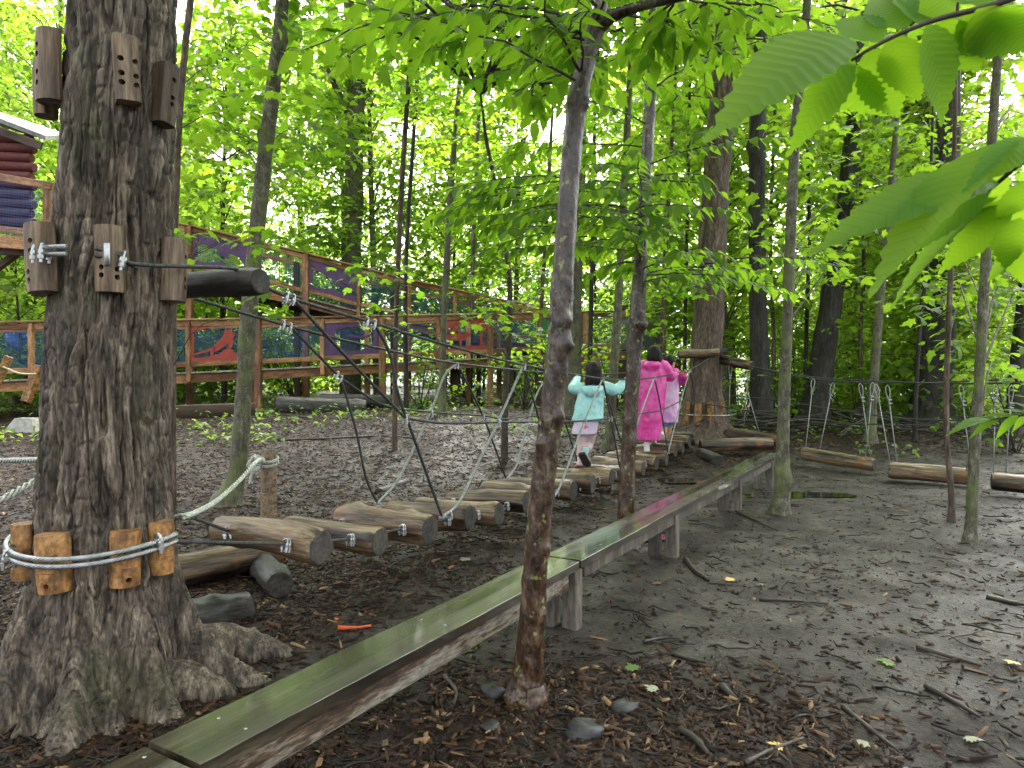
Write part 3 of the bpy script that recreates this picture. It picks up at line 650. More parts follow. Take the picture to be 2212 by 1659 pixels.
_sc = [o for o in bpy.data.objects if o.name.startswith("broken_limb_tree")][0]
_sm = MB(); _sp = at(768,96,20.1)
_sm.tube([_sp+Vector((0,.25,-.35)), _sp+Vector((0,.02,-.25)), _sp+Vector((0,-.12,0)), _sp+Vector((0,-.06,.22)), _sp+Vector((0,.1,.3))], [.08,.2,.24,.17,.06], 14, True, .35, 3.3); _sm.build("limb_scar", mat("raw_wood", [(0.3,(.16,.09,.05)), (0.7,(.42,.30,.19))], 9, rough=(.6,.8), bump=.6), _sc)
tree("thin_maple", "thin straight maple standing in front of the red deer panel", [(955,900,20), (956,800,14), (961,640,13), (970,470,13), (981,320,12), (986,260,11)], 13.2, 'bark_grey',
     [(820,1120,-20,330,-1,3,34,26,.14,.4,.7)], canopy=45, seed=5, flare=.6)
tree("maple_sapling", "dark twisting sapling with bright low maple leaves before the ramp", [(1090,955,16), (1092,850,13), (1100,720,12), (1100,600,11), (1082,480,10), (1066,380,9), (1050,300,8), (1044,250,6)], 9.6, 'twig',
     [(1000,1200,560,720,-1.8,.4,26,18,.115,.2,.36), (985,1130,250,420,-.5,1.5,14,22,.12,.3,.5)], canopy=45, seed=6, ext=.8, tmpl=MAPLE)
tree("maple_pole", "bare slender pole tree between the two ramp posts", [(853,988,13), (853,860,11), (856,700,10), (862,520,11), (874,300,11), (884,160,11), (890,40,9)], 10.2, 'bark_brown',
     [(750,900,560,700,-1.5,.3,16,18,.115,.2,.34), (815,1010,0,260,-.5,2.5,22,24,.12,.3,.5)], canopy=45, seed=7, tmpl=MAPLE)
tree("maple_pole", "second slender pole tree close right of the bare one", [(878,860,11), (876,700,10), (878,540,9), (893,300,9), (904,120,8), (908,20,7)], 14.0, 'bark_dark', [(820,1000,-20,200,-1,2,16,26,.13,.35,.5)], seed=8)
tree("shadowed_tree", "broad grey trunk partly hidden behind the lichen spotted front tree", [(1238,915,46), (1238,800,38), (1239,700,36), (1242,560,34), (1248,400,33), (1258,150,30)], 14.5, 'bark_grey',
     [(1130,1420,-20,260,-1,3,36,26,.14,.4,.7), (1260,1440,640,720,-2,0,7,16,.13,.25,.4)], canopy=45, seed=9, flare=.25)
tree("slim_tree", "slim grey tree between the two walking girls", [(1312,992,26), (1318,930,21), (1326,800,20), (1337,620,18), (1346,450,17), (1352,340,16)], 11.0, 'bark_grey',
     [(1280,1500,430,720,-.5,2,18,22,.13,.3,.5), (1250,1560,120,420,0,3,26,26,.13,.4,.6)], canopy=45, seed=10, flare=.5)
tree("far_platform_tree", "thick brown tree with peeling bark that carries the far end of the bridge", [(1522,948,100), (1520,900,82), (1522,820,72), (1530,680,64), (1538,540,60), (1546,400,56), (1556,260,54), (1566,120,48)], 12.75, 'bark_brown',
     [(1440,1700,-20,180,0,3,30,26,.14,.4,.7)], canopy=45, seed=11, flare=.55, n=26, wob=.09)
tree("dark_tree", "dark upright trunk just right of the far platform tree", [(1648,930,54), (1643,850,44), (1637,640,36), (1634,420,34), (1637,240,32), (1642,60,28)], 14.8, 'bark_dark',
     [(1600,1900,20,420,0,4,38,26,.15,.4,.8)], seed=12, flare=.4, knots=[(1625,310,14,-1)])
tree("beech_tree", "slender tree with swollen scarred base beside the end of the beam", [(1684,1120,40), (1688,1075,34), (1692,1030,36), (1690,985,28), (1694,860,24), (1700,700,22), (1708,500,22), (1717,300,21), (1731,150,18)], 6.95, 'bark_grey',
     [(1690,1800,100,420,.5,3.5,18,22,.12,.3,.5), (1640,1860,440,600,.8,3,22,22,.12,.25,.45)], canopy=22, seed=13, flare=.25, knots=[(1702,1040,12,.3), (1690,1020,9,-.4)])
tree("leaning_tree", "dark trunk leaning right with a blue mark in the background", [(1757,905,66), (1766,850,54), (1782,740,48), (1798,640,46), (1812,540,44), (1826,470,40), (1838,330,34)], 15.5, 'bark_dark',
     [(1740,2010,100,520,-1,3,42,26,.15,.4,.8)], seed=14, flare=.35)
tree("forked_tree", "grey thin tree left of the stout dark trunk on the right", [(1880,950,24), (1884,880,19), (1892,760,18), (1902,640,17), (1914,520,15), (1922,430,13)], 12.2, 'bark_grey',
     [(1820,2060,300,700,.5,3.5,36,24,.13,.35,.6)], canopy=22, seed=15, flare=.5)
tree("stout_tree", "stout dark trunk with a white hole in the right background", [(2010,940,98), (2012,900,82), (2018,820,72), (2024,700,68), (2030,560,64), (2040,400,56)], 15.2, 'bark_dark',
     [(1900,2240,250,640,-2,2,46,26,.15,.4,.8)], seed=16, flare=.35, n=22)
tree("pale_tree", "pale spotted young tree standing in the bare ground at right", [(2096,1178,26), (2098,1130,22), (2104,1000,21), (2112,860,20), (2122,700,20), (2132,500,20), (2143,300,19), (2158,80,16)], 5.8, 'bark_grey',
     [(2100,2260,150,420,.8,3,18,22,.12,.3,.5), (2050,2240,560,800,1,3.5,16,22,.12,.3,.45)], canopy=22, seed=17, flare=.4)
tree("crooked_sapling", "thin crooked sapling just left of the pale spotted tree", [(2056,1132,14), (2054,1060,12), (2046,960,11), (2044,860,11), (2048,720,11), (2056,540,10), (2060,380,9)], 6.6, 'bark_brown',
     [(1950,2140,380,640,.8,3,20,22,.12,.3,.5)], canopy=22, seed=18, flare=.3)
tree("edge_tree", "leaning trunk at the right edge of the view", [(2188,930,40), (2196,840,34), (2208,720,32), (2222,560,30)], 13.6, 'bark_dark', [(2060,2290,420,780,-1,3,32,24,.14,.35,.6)], seed=19, flare=.4)
for i, (lb, pth, Y) in enumerate([
  ("thin dark sapling right of the platform tree, before the far trunks", [(1668,920,10), (1672,760,9), (1664,520,8), (1672,300,7)], 16.5),
  ("thin dark sapling left of the leaning dark trunk", [(1738,905,10), (1742,720,9), (1748,500,8), (1744,320,7)], 17.0),
  ("thin grey sapling between the leaning trunk and the forked tree", [(1862,905,10), (1858,760,9), (1866,560,8), (1858,380,7)], 16.0),
  ("thin stem directly left of the stout dark trunk", [(1976,960,11), (1978,860,9), (1988,700,9), (2004,560,8), (2010,400,7)], 12.4),
  ("thin grey stem behind the second ramp post", [(1016,880,11), (1018,700,10), (1024,480,9), (1034,250,8)], 18.5),
  ("thin stem left of the slim tree between the girls", [(1272,890,11), (1276,700,10), (1280,500,9), (1284,280,8)], 16.0),
  ("thin pale stem above the girl in the pink poncho", [(1428,880,12), (1432,700,11), (1438,540,10), (1450,330,9)], 15.6),
  ("thin dark stem left of the far platform tree", [(1478,900,9), (1480,700,8), (1484,500,8), (1488,300,7)], 17.2),
  ("thin stem near the right end of the lower ramp", [(1165,880,10), (1168,700,9), (1180,480,8), (1190,300,7)], 19.0)]):
    b = at(*pth[1][:2], Y)
    tree("sapling", lb, pth, Y, 'bark_dark' if i % 2 else 'bark_brown', [(pth[-1][0]-130, pth[-1][0]+130, pth[-1][1]-160, pth[-1][1]+170, -1, 1.5, 14, 24, .14, .35, .6)], seed=30+i, n=8)
# low maple seedlings and shrub sprays along the ramp and the forest edge
for i, (lb, px, py, Y, n_, sp) in enumerate([
  ("bushy maple shrub under the middle of the ramp", 1130, 840, 15.6, 16, 1.2), ("leafy bush below the right end of the ramp", 1240, 850, 15.8, 14, 1.0),
  ("leafy bush under the ramp behind the second post", 905, 830, 15.2, 12, 1.0), ("maple shrub behind the far platform tree", 1600, 840, 15.0, 14, 1.0),
  ("dark leafy bush left of the far platform tree", 1450, 760, 14.6, 18, 1.1), ("leafy bush at the far right edge of the clearing", 2190, 780, 11.5, 14, 1.0),
  ("maple thicket between the dark trunk and the leaning trunk", 1705, 820, 16.2, 12, 1.6), ("maple thicket between the leaning trunk and the forked tree", 1850, 820, 16.6, 12, 1.7), ("maple thicket left of the stout dark trunk", 1950, 830, 16.8, 10, 1.6),
  ("maple thicket right of the stout dark trunk", 2100, 820, 15.4, 13, 1.7), ("maple thicket behind the right end of the ramp", 1330, 800, 20.5, 30, 2.0), ("maple thicket far behind the middle of the ramp", 1000, 760, 21.5, 34, 2.4), ("maple thicket far behind the left part of the ramp", 640, 740, 20.5, 34, 2.4)]):
    p = at(px, py, Y); z0 = ghf(p.x, p.y); t = thing("maple_shrub", lb, "shrub", (p.x, p.y, z0)); r2 = np.random.default_rng(90+i); m = MB(); cen = []
    for k in range(n_):
        a = r2.random()*6.28; q = sp*r2.random()**.6; c = Vector((p.x+math.cos(a)*q, p.y+math.sin(a)*q*.6, z0+.25+1.5*sp*r2.random()))
        m.tube([(p.x+r2.normal()*.05, p.y+r2.normal()*.05, z0-.05), tuple((p+c)/2 + Vector((0,0,(z0-p.z)/2+.1))), tuple(c)], [.014, .009, .003], 5, False); cen.append(tuple(c))
    m.build("stem", MAT['twig'], t)
    P, R, S = spray_leaves(r2, cen, [0]*n_, .28+.25*r2.random(n_), 26, .12); c = obj("crown", leaves_mesh("crown", MAPLE_MID, P, R, S, r2), MAT['leaf_maple'], t); c["kind"] = "stuff"

# ------------------------------------------------------------------ front trees with oval leaves: the leaves are parts
LEAF_ELM = _mesh("leaf", OVATE[0], OVATE[1], True, [0.5]*len(OVATE[0])); LEAF_ELM.materials.append(MAT['leaf_elm'])
def leafy_twigs(root, crown, r2, starts, size, n_single, lm):
    """twigs with alternate drooping leaves; returns stuff leaves beyond the single ones"""
    Ms = []
    for (p0, az, L_, rise) in starts:
        d = Vector((math.cos(az), math.sin(az), rise)); pts = []
        for i in range(9):
            t = i/8; pts.append(Vector(p0) + d*(L_*t) + Vector((r2.normal()*.012, r2.normal()*.012, -.22*L_*t*t)))
        crown.tube(pts, list(np.linspace(.007, .0018, 9)), 5, False)
        k = int(L_/.045); side = 1
        for i in range(1, k+1):
            t = .12+.88*i/k; j = min(7, int(t*8)); p = pts[j].lerp(pts[j+1], t*8-j)
            dr = (pts[j+1]-pts[j]).normalized(); lat = Vector((-dr.y, dr.x, 0)).normalized()*side; side = -side
            ld = (dr*.55 + lat*.75 + Vector((0,0,-.25-.35*r2.random()))).normalized() if i < k else (dr+Vector((0,0,-.4))).normalized()
            nz = (Vector((0,0,1)) + Vector((r2.normal()*.35, r2.normal()*.35, 0))); x = ld.cross(nz).normalized(); z = x.cross(ld).normalized()
            s = size*(.7+.5*r2.random()); M = Matrix((x*s, ld*s, z*s)).transposed().to_4x4(); M.translation = p + ld*.008; Ms.append(M)
    order = sorted(range(len(Ms)), key=lambda i: -_vis(Ms[i].translation, size))
    single = set(order[:n_single]); rest = []
    for i, M in enumerate(Ms):
        if i in single and _vis(M.translation, size) > 0: yield M, True
        else: yield M, False
def _vis(p, size):
    if p.y < .2: return 0
    px = CX + FPX*p.x/p.y; py = 805 - FPX*(p.z-CAMH)/p.y
    return size*FPX/p.y if -20 < px < 2230 and -20 < py < 1670 else 0
def dress(root, starts, size, n_single, lm, seed):
    r2 = np.random.default_rng(seed); m = MB(); rest = []; res = list(leafy_twigs(root, m, r2, starts, size, n_single, lm))
    cr = m.build("twig_work", MAT['twig'], root); cr["kind"] = "stuff"
    for M, one in res:
        if one:
            o = bpy.data.objects.new("leaf", LEAF_ELM); COL.objects.link(o); place(o, cr, M)
        else: rest.append(M)
    if rest:
        A = np.array([[list(r) for r in M] for M in rest]); v = np.einsum('nij,kj->nki', A[:, :3, :3], OVATE[0]) + A[:, None, :3, 3]
        k = len(OVATE[0]); f = (OVATE[1][None] + (np.arange(len(rest))*k)[:, None, None]).reshape(-1, 4)
        c = obj("crown", _mesh("crown", v.reshape(-1, 3), f, True, np.repeat(r2.random(len(rest)), k)), MAT[lm], root); c["kind"] = "stuff"
def elm_starts(pp, r2, n, zlo, zhi, L0, L1, azs=None):
    pp = [Vector(p) for p in pp]; out = []
    for i in range(n):
        z = zlo+(zhi-zlo)*r2.random(); p = min(pp, key=lambda q: abs(q.z-z)); az = (azs[i % len(azs)] if azs else 0) + (r2.normal()*.5 if azs else r2.random()*6.28)
        L_ = L0+(L1-L0)*r2.random(); out.append((p, az, L_, .12+.25*r2.random()))
        d = Vector((math.cos(az), math.sin(az), .2))
        for _ in range(3):               # side twigs
            out.append((p + d*L_*(.3+.5*r2.random()), az+r2.choice([-1, 1])*(.5+.5*r2.random()), L_*(.35+.3*r2.random()), .05))
    return out
fpath = [(1140,1525,84), (1136,1490,72), (1142,1440,64), (1150,1330,56), (1158,1200,54), (1172,1050,52), (1190,900,50), (1206,760,50), (1214,640,50), (1222,500,44), (1236,320,42), (1250,210,44), (1272,110,38), (1292,45,40), (1300,0,30)]
R6, pp6, rr6 = tree("elm_tree", "lichen spotted wet brown tree in front of the balance beam", fpath, 3.0, 'bark_wet', ext=2.6, seed=21, n=48, wob=.08, flare=.15, nz=16, canopy=40,
     knots=[(1240,225,13,-1), (1255,230,10,1), (1240,745,18,.9), (1232,900,15,.8), (1206,960,12,-.8), (1218,1180,13,.9), (1170,1320,12,.8), (1214,330,9,-.9), (1215,690,12,.5), (1130,1500,24,-.9)],
     extra=lambda m, pp, rr: m.tube(spline([tuple(at(1292,60,3.0)), tuple(at(1318,38,2.95)), tuple(at(1360,20,2.9)), tuple(at(1420,5,2.85)), tuple(at(1500,-10,2.8))], 5), list(np.linspace(.034,.012,21)), 10, True, .1, 2))
r6 = np.random.default_rng(61)
st6 = elm_starts(pp6, r6, 15, 2.55, 3.4, .5, 1.0) + elm_starts([at(x, y, 2.9) for x, y in ((1340,25), (1400,8), (1460,0))], r6, 6, 2.7, 3.3, .35, .6)
dress(R6, st6, .105, 170, 'leaf_elm', 62)
R7, pp7, rr7 = tree("elm_sapling", "smooth brown young tree standing right behind the balance beam", [(1356,1188,44), (1353,1150,38), (1354,1060,34), (1362,900,32), (1370,760,31), (1378,660,34), (1384,560,26), (1392,420,26), (1400,300,25), (1406,190,24), (1408,120,18)], 5.55, 'bark_wet', ext=2.2, canopy=35, nz=12, seed=22, n=36, wob=.08, flare=.25,
     knots=[(1398,700,15,.7), (1372,1020,10,-.9), (1372,910,9,-.3), (1372,960,9,.4), (1398,560,8,.8)])
r7 = np.random.default_rng(71)
st7 = elm_starts(pp7, r7, 26, 2.1, 4.2, .7, 1.6) + elm_starts(pp7, r7, 4, 2.0, 2.3, .5, .8)
dress(R7, st7, .115, 110, 'leaf_elm', 72)
# branches of a neighbouring tree reaching in over the middle of the view
r8 = np.random.default_rng(81)
t8 = thing("elm_branch", "long leafy elm branch reaching across the upper middle of the view", "branch", tuple(at(1290, 40, 4.2)))
bp = [at(1010,-60,4.4), at(960,0,4.3), at(1020,30,4.2), at(1110,75,4.1), at(1180,105,4.0), at(1290,130,3.9)]
m8 = MB(); pts8 = spline([tuple(p) for p in bp], 5); m8.tube(pts8, list(np.linspace(.014,.005,len(pts8))), 7); m8.build("limb", MAT['twig'], t8)
dress(t8, elm_starts([Vector(p) for p in pts8], r8, 12, 2.9, 3.7, .4, .8), .10, 90, 'leaf_elm', 82)

# the leafy branch hanging in close to the camera, upper right
NB = ovate(22, .21, .22, .022); LEAF_NEAR = _mesh("leaf", NB[0], NB[1], True, [0.5]*len(NB[0]))
def near_leaf_mat():
    m = leaf_mat("leaf_near_veined", ((.05,.14,.024), (.085,.20,.035)), ((.22,.48,.016), (.42,.62,.028)), 0.62, 0.5, 0.25)
    N = m.node_tree.nodes; L = m.node_tree.links; b = N["Principled BSDF"]; tc = N.new("ShaderNodeTexCoord")
    sx = N.new("ShaderNodeSeparateXYZ"); L.new(tc.outputs["Object"], sx.inputs[0]); ab = N.new("ShaderNodeMath"); ab.operation = 'ABSOLUTE'; L.new(sx.outputs[0], ab.inputs[0])
    ph = N.new("ShaderNodeMath"); ph.operation = 'MULTIPLY_ADD'; ph.inputs[1].default_value = -0.75; L.new(ab.outputs[0], ph.inputs[0]); L.new(sx.outputs[1], ph.inputs[2])
    sc = N.new("ShaderNodeMath"); sc.operation = 'MULTIPLY'; sc.inputs[1].default_value = 96; L.new(ph.outputs[0], sc.inputs[0]); si = N.new("ShaderNodeMath"); si.operation = 'SINE'; L.new(sc.outputs[0], si.inputs[0])
    vr = N.new("ShaderNodeMapRange"); vr.inputs[1].default_value = .80; vr.inputs[2].default_value = 1.0; vr.inputs[3].default_value = 1.0; vr.inputs[4].default_value = .85; L.new(si.outputs[0], vr.inputs[0])
    t_ = [q for q in N if q.type == 'BSDF_TRANSLUCENT'][0]; src = t_.inputs[0].links[0].from_socket; mu = N.new("ShaderNodeMix"); mu.data_type = 'RGBA'; mu.blend_type = 'MULTIPLY'; mu.inputs[0].default_value = 1.0; L.new(src, mu.inputs[6]); L.new(vr.outputs[0], mu.inputs[7]); L.new(mu.outputs[2], t_.inputs[0])
    bp = N.new("ShaderNodeBump"); bp.inputs["Strength"].default_value = .2; bp.inputs["Distance"].default_value = .0025; L.new(si.outputs[0], bp.inputs["Height"]); L.new(bp.outputs[0], b.inputs["Normal"])
    return m
LEAF_NEAR.materials.append(near_leaf_mat())
def near_branch(name, label, stem, leaves, Y):
    t = thing(name, label, "branch", tuple(at(*stem[0][:2], stem[0][2])))
    m = MB(); pts = spline([tuple(at(*p)) for p in stem], 6); m.tube(pts, list(np.linspace(.0035,.0016,len(pts))), 7); m.build("twig", MAT['twig'], t)
    for (x0, y0, x1, y1, Ya, Yb, roll, wide) in leaves:
        a, b = at(x0, y0, Ya), at(x1, y1, Yb); d = b-a; L_ = d.length; d.normalize()
        v = (a-O).normalized(); z = (-v - d*(-v).dot(d)).normalized(); z = (Matrix.Rotation(roll, 3, d) @ z); x = d.cross(z).normalized()
        M = Matrix((x*L_*wide, d*L_, z*L_)).transposed().to_4x4(); M.translation = a
        o = bpy.data.objects.new("leaf", LEAF_NEAR); COL.objects.link(o); place(o, t, M)
near_branch("leafy_branch", "blurred close branch of large toothed leaves hanging in at the top right", [(2230,-20,.66), (2140,12,.70), (2030,40,.73), (1950,70,.74), (1880,105,.76), (1840,130,.78)],
  [(1830,80,1545,205,.76,.66,.9,1.0), (1835,100,1720,335,.78,.80,-.35,1.0), (1800,130,1905,290,.79,.86,.5,1.25), (1870,110,1960,275,.78,.84,-.1,1.2), (1930,75,1985,240,.75,.80,.2,1.35), (2000,55,2075,270,.72,.76,-.75,1.2),
   (2040,40,2110,190,.73,.79,.3,1.35), (2080,30,2200,130,.72,.78,.2,1.3), (2110,20,2260,150,.70,.76,.4,1.3), (1960,60,1870,-40,.75,.82,.4,1.2), (2060,30,1960,-70,.73,.80,-.3,1.2), (2140,10,2060,-110,.71,.78,.3,1.2), (1905,90,1800,10,.76,.82,.6,1.1), (1980,50,2010,-40,.74,.86,.2,1.2), (2150,15,2180,90,.70,.86,.3,1.2)], .74)
near_branch("leafy_branch", "second blurred close branch with overlapping leaves at the right edge", [(2290,300,.62), (2230,335,.66), (2190,365,.69), (2150,400,.72), (2110,430,.75)],
  [(2190,300,1835,560,.68,.66,1.15,1.05), (2150,390,1770,455,.72,.66,1.05,.8), (2140,400,1950,540,.73,.76,.35,.9), (2160,420,1880,630,.74,.80,1.2,.8), (2190,440,2010,590,.72,.78,.3,1.0), (2200,420,2140,520,.70,.82,-.3,1.2), (2205,470,2190,640,.68,.74,.3,1.25), (2230,380,2160,500,.66,.72,-.5,1.2), (2240,300,2090,380,.66,.64,.7,1.1), (2230,520,2090,600,.70,.80,.8,1.0), (2180,380,2060,470,.71,.80,-.2,.9)], .7)
near_branch("leafy_branch", "thin leafy twig poking in at the right edge below the others", [(2290,880,1.6), (2220,895,1.7), (2150,905,1.75), (2080,914,1.8)],
  [(2140,905,2045,918,1.75,1.72,1.2,.8), (2160,903,2090,935,1.75,1.75,.9,.8), (2190,900,2110,890,1.72,1.78,1.1,.8), (2200,898,2140,945,1.7,1.74,.7,.9), (2215,893,2150,875,1.7,1.76,1.2,.8), (2225,893,2180,930,1.7,1.72,.6,.9), (2235,890,2190,860,1.7,1.74,1.1,.9)], 1.7)
# ------------------------------------------------------------------ wooden blocks strapped to the big tree
def carve(me, cutters):                  # cut holes and notches into a mesh
    o = bpy.data.objects.new("tmp", me); COL.objects.link(o); tmp = [o]
    for cm in cutters:
        c = bpy.data.objects.new("tmpc", cm); COL.objects.link(c); tmp.append(c)
        md = o.modifiers.new("b", 'BOOLEAN'); md.operation = 'DIFFERENCE'; md.object = c; md.solver = 'EXACT'
    bpy.context.view_layer.update()
    out = bpy.data.meshes.new_from_object(o.evaluated_get(bpy.context.evaluated_depsgraph_get()))
    for q in tmp: bpy.data.objects.remove(q)
    return out
def block(label, c, h, w, facing, mat_, holes=(), notch=False, tilt=0.0, lean=0.0, flatcut=False, seed=1):
    """upright half log standing off the trunk; facing = direction away from the trunk (angle)"""
    m = MB(); r = w/2; n = 20; zz = np.linspace(-h/2, h/2, 9)
    v, f = [], []
    for i, z in enumerate(zz):
        k = .965 if i in (0, 8) else 1
        for j in range(n):
            a = 2*math.pi*j/n; rr = r*k*(1+.05*float(vnoise(math.cos(a)*1.5+seed*7, math.sin(a)*1.5, z*5)))
            x, y = rr*math.cos(a), rr*math.sin(a)
            if x < -r*.45: x = -r*.45
            if flatcut:
                x = min(x, r*.78); q = .80*r
                if abs(y) > q: y = math.copysign(q, y)
            v.append((x, y, z))
    for i in range(8):
        for j in range(n): a, b = i*n+j, i*n+(j+1) % n; f.append((a, b, b+n, a+n))
    f.append(tuple(range(n-1, -1, -1))); f.append(tuple(8*n+j for j in range(n)))
    m.add(v, f); me = _mesh("block", np.array([tuple(p) for p in m.v]), m.f, True)
    cut = []
    for (ang, z) in holes:
        q = MB(); d = Vector((math.cos(ang), math.sin(ang), 0)); q.tube([d*r*.35+Vector((0,0,z*h)), d*r*1.3+Vector((0,0,z*h))], .0115, 12); cut.append(_mesh("c", np.array([tuple(p) for p in q.v]), q.f, False))
    if notch:
        q = MB(); q.box((r*.95, 0, 0), (r*.7, w*1.2, .075)); cut.append(_mesh("c", np.array([tuple(p) for p in q.v]), q.f, False))
        q = MB(); q.box((r*1.0, .004, -.052), (r*.34, w*.5, .03)); cut.append(_mesh("c", np.array([tuple(p) for p in q.v]), q.f, False))
    if cut:
        me = carve(me, cut)
    sharp_edges(me, .6)
    me.polygons.foreach_set("use_smooth", np.ones(len(me.polygons), bool)); sharp_edges(me, .6)
    me.materials.clear()
    Wm = Matrix.Translation(c) @ Matrix.Rotation(facing, 4, 'Z') @ Matrix.Rotation(tilt, 4, 'X') @ Matrix.Rotation(lean, 4, 'Y')
    t = thing("spacer_block", label, "wood block", (c.x, c.y, c.z-h/2), "wood blocks strapped round the big tree")
    obj("body", me, mat_, t, Wm)
    for (ang, z) in holes:               # dark bottoms of the bored holes
        d = Vector((math.cos(ang), math.sin(ang), 0)); q = MB(); q.tube([d*r*.36, d*r*.40], .011, 12)
        qo = q.build("bore", MAT['hole'], t, world=Wm @ Matrix.Translation((0, 0, z*h)))
    return t
def ring_point(px, z, stand):            # on the trunk surface seen at column px, at height z
    c = big_c(z); R = big_r(z) + stand; d = ray(px, 805 - (z-CAMH)*FPX/2.85); d = Vector((d.x, d.y)); ox = Vector((-c.x, -c.y))
    a = d.length_squared; b = 2*ox.dot(d); D = b*b-4*a*(ox.length_squared-R*R)
    t = (-b-math.sqrt(max(0, D)))/(2*a); p = d*t; return Vector((p.x, p.y, z)), math.atan2(p.y-c.y, p.x-c.x)
def zc(py, Y): return at(1106, py, Y).z
HL = [(-.35,.24), (-.35,.14), (-.35,-.02), (-.35,-.12)]
B_ = [ # px, py top, py bottom, width px, label, material, kind, holes
 (121,72,222,66,"weathered half log block with bored holes, upper ring, left side of big trunk",'block_old',[(.35,.26),(.35,.13),(.35,-.12),(.35,-.27)],0,.0),
 (273,84,222,60,"squared pale block with bored holes, upper ring, facing the camera",'block_old',[(-.5,.12),(-.5,-.1),(-.5,-.24),(.62,.1),(.62,-.12),(.62,-.26)],1,.05),
 (404,140,272,52,"tilted pale block with holes, upper ring, right edge of big trunk",'block_old',[(.15,.25),(.15,-.05),(.15,-.16)],1,-.12),
 (98,486,634,70,"weathered block with cable clamped beside it, middle ring, left side of big trunk",'block_old',[(.5,.22),(.5,.08),(.2,-.22),(.2,-.34)],0,.10),
 (238,490,632,60,"grey weathered block with steel plate, middle ring, front of big trunk",'block_old',[(-.6,-.14),(-.6,-.26),(.5,-.16),(.5,-.28)],0,.0),
 (372,518,652,58,"brown block with burn mark, middle ring, in front of the dark cross log",'block_old',[(.0,.22),(.0,-.14),(.0,-.27)],0,-.06),
 (118,1152,1276,70,"orange notched block with cable round it, bottom ring, left of the middle",'block_new',[(.15,-.36)],2,.05),
 (271,1145,1264,62,"orange notched block with knot hole, bottom ring, centre right",'block_new',[(.0,-.36)],2,-.02),
 (370,1126,1237,54,"orange brown block, bottom ring, right edge of big trunk",'block_new',[],2,.0),
 (31,1130,1250,48,"orange block cut by the picture edge side, bottom ring, far left",'block_new',[],2,.03)]
for i, (px, y0, y1, w, lb, mt, holes, kind, tilt) in enumerate(B_):
    st = .030; Yg = 2.86; z = (zc(y0, Yg)+zc(y1, Yg))/2
    c = big_c(z); lo = (px-CX)/FPX
    R = big_r(z)
    if px in (404, 370, 31, 121, 98):
        # side blocks: put the block where its column touches the outline
        sgn = 1 if px > 250 else -1
        best = None
        for a in np.linspace(-1.8, -.30, 200) if sgn > 0 else np.linspace(-2.75, -1.3, 200):
            q = Vector((c.x+(R+st)*math.cos(a), c.y+(R+st)*math.sin(a), z)); e = abs(CX+FPX*q.x/q.y-px)
            if best is None or e < best[0]: best = (e, q, a)
        p, a = best[1], best[2]
    else: p, a = ring_point(px, z, st)
    h = (y1-y0)/FPX*p.y; ww = max(.105, w/FPX*p.y)
    zmid = at(px, (y0+y1)/2, p.y).z; p = Vector((p.x, p.y, zmid))
    block(lb, p, h, ww, a, MAT[mt], holes, kind == 2, tilt, 0, kind == 1, seed=i+1)
block("brown block seen edge on behind the upper left block of the ring", at(106, 192, 3.06)+Vector((-.01,0,0)), .24, .10, 3.0, MAT['block_old'], [(-.9,.2), (-.9,-.1)], seed=14)
block("lower brown block peeping out behind the left middle block", at(92, 575, 3.08), .26, .10, 3.0, MAT['block_old'], [], seed=15)

# ------------------------------------------------------------------ cables, clamps
def twisted(m, pts, rad, strands=None): m.tube(pts, rad, 8, True)
def clamp_mesh():
    m = MB(); s = .016
    m.box((0,0,-.006), (.034,.016,.016), bev=.003); m.tube([(-.013,0,-.034), (-.013,0,.004), (-.009,0,.015), (0,0,.019), (.009,0,.015), (.013,0,.004), (.013,0,-.034)], .0042, 6)
    for x in (-.013, .013): m.tube([(x,0,-.014), (x,0,-.024)], .008, 6)
    return _mesh("clamp", np.array([tuple(p) for p in m.v]), m.f, True)
CLAMP = clamp_mesh(); CLAMP.materials.append(MAT['steel']); sharp_edges(CLAMP, .7)
def clamp(parent, p, d=(1,0,0), s=1.0, roll=0):
    M = frame(Vector(p)-Vector(d)*.01, Vector(p)+Vector(d)*.01, roll) @ Matrix.Rotation(math.pi/2, 4, 'Z') @ Matrix.Scale(s, 4); o = bpy.data.objects.new("clamp", CLAMP); COL.objects.link(o); place(o, parent, M); return o
def helix_cable(m, pts, rad, turns_per_m=28, strands=6):   # laid wire rope
    P = [Vector(p) for p in pts]; L_ = [0]
    for a, b in zip(P, P[1:]): L_.append(L_[-1]+(b-a).length)
    N_ = max(12, int(L_[-1]*160)); S = np.linspace(0, L_[-1], N_); X = np.stack([np.interp(S, L_, [p[i] for p in P]) for i in range(3)], -1)
    T = np.gradient(X, axis=0); T /= np.linalg.norm(T, axis=1)[:, None]; up = np.array([0, 0, 1.0]); A = np.cross(T, up); A /= np.linalg.norm(A, axis=1)[:, None]; B = np.cross(A, T)
    for k in range(strands):
        ph = 2*math.pi*k/strands + S*turns_per_m*2*math.pi/3.0
        C = X + (A*np.cos(ph)[:, None] + B*np.sin(ph)[:, None])*rad*.62; m.tube([tuple(c) for c in C], rad*.42, 5, True)
def ring(label, name, zs, rad, cab, loops=2, gap=.024, a0=-3.3, a1=.3, dz=lambda a: 0.0, out=.075):
    t = thing(name, label, "cable", (TC.x, TC.y-.3, zs))
    for k in range(loops):
        pts = []
        for a in np.linspace(a0, a1, 60):
            z = zs - k*gap*1.15 + dz(a); c = big_c(z); R = big_r(z)+out
            pts.append((c.x+R*math.cos(a), c.y+R*math.sin(a), z))
        m = MB(); helix_cable(m, pts, cab); m.build("wire_rope", MAT['steel'] if name == "cable_collar" else MAT['cable'], t)
    return t
zb = zc(1208, 2.72)
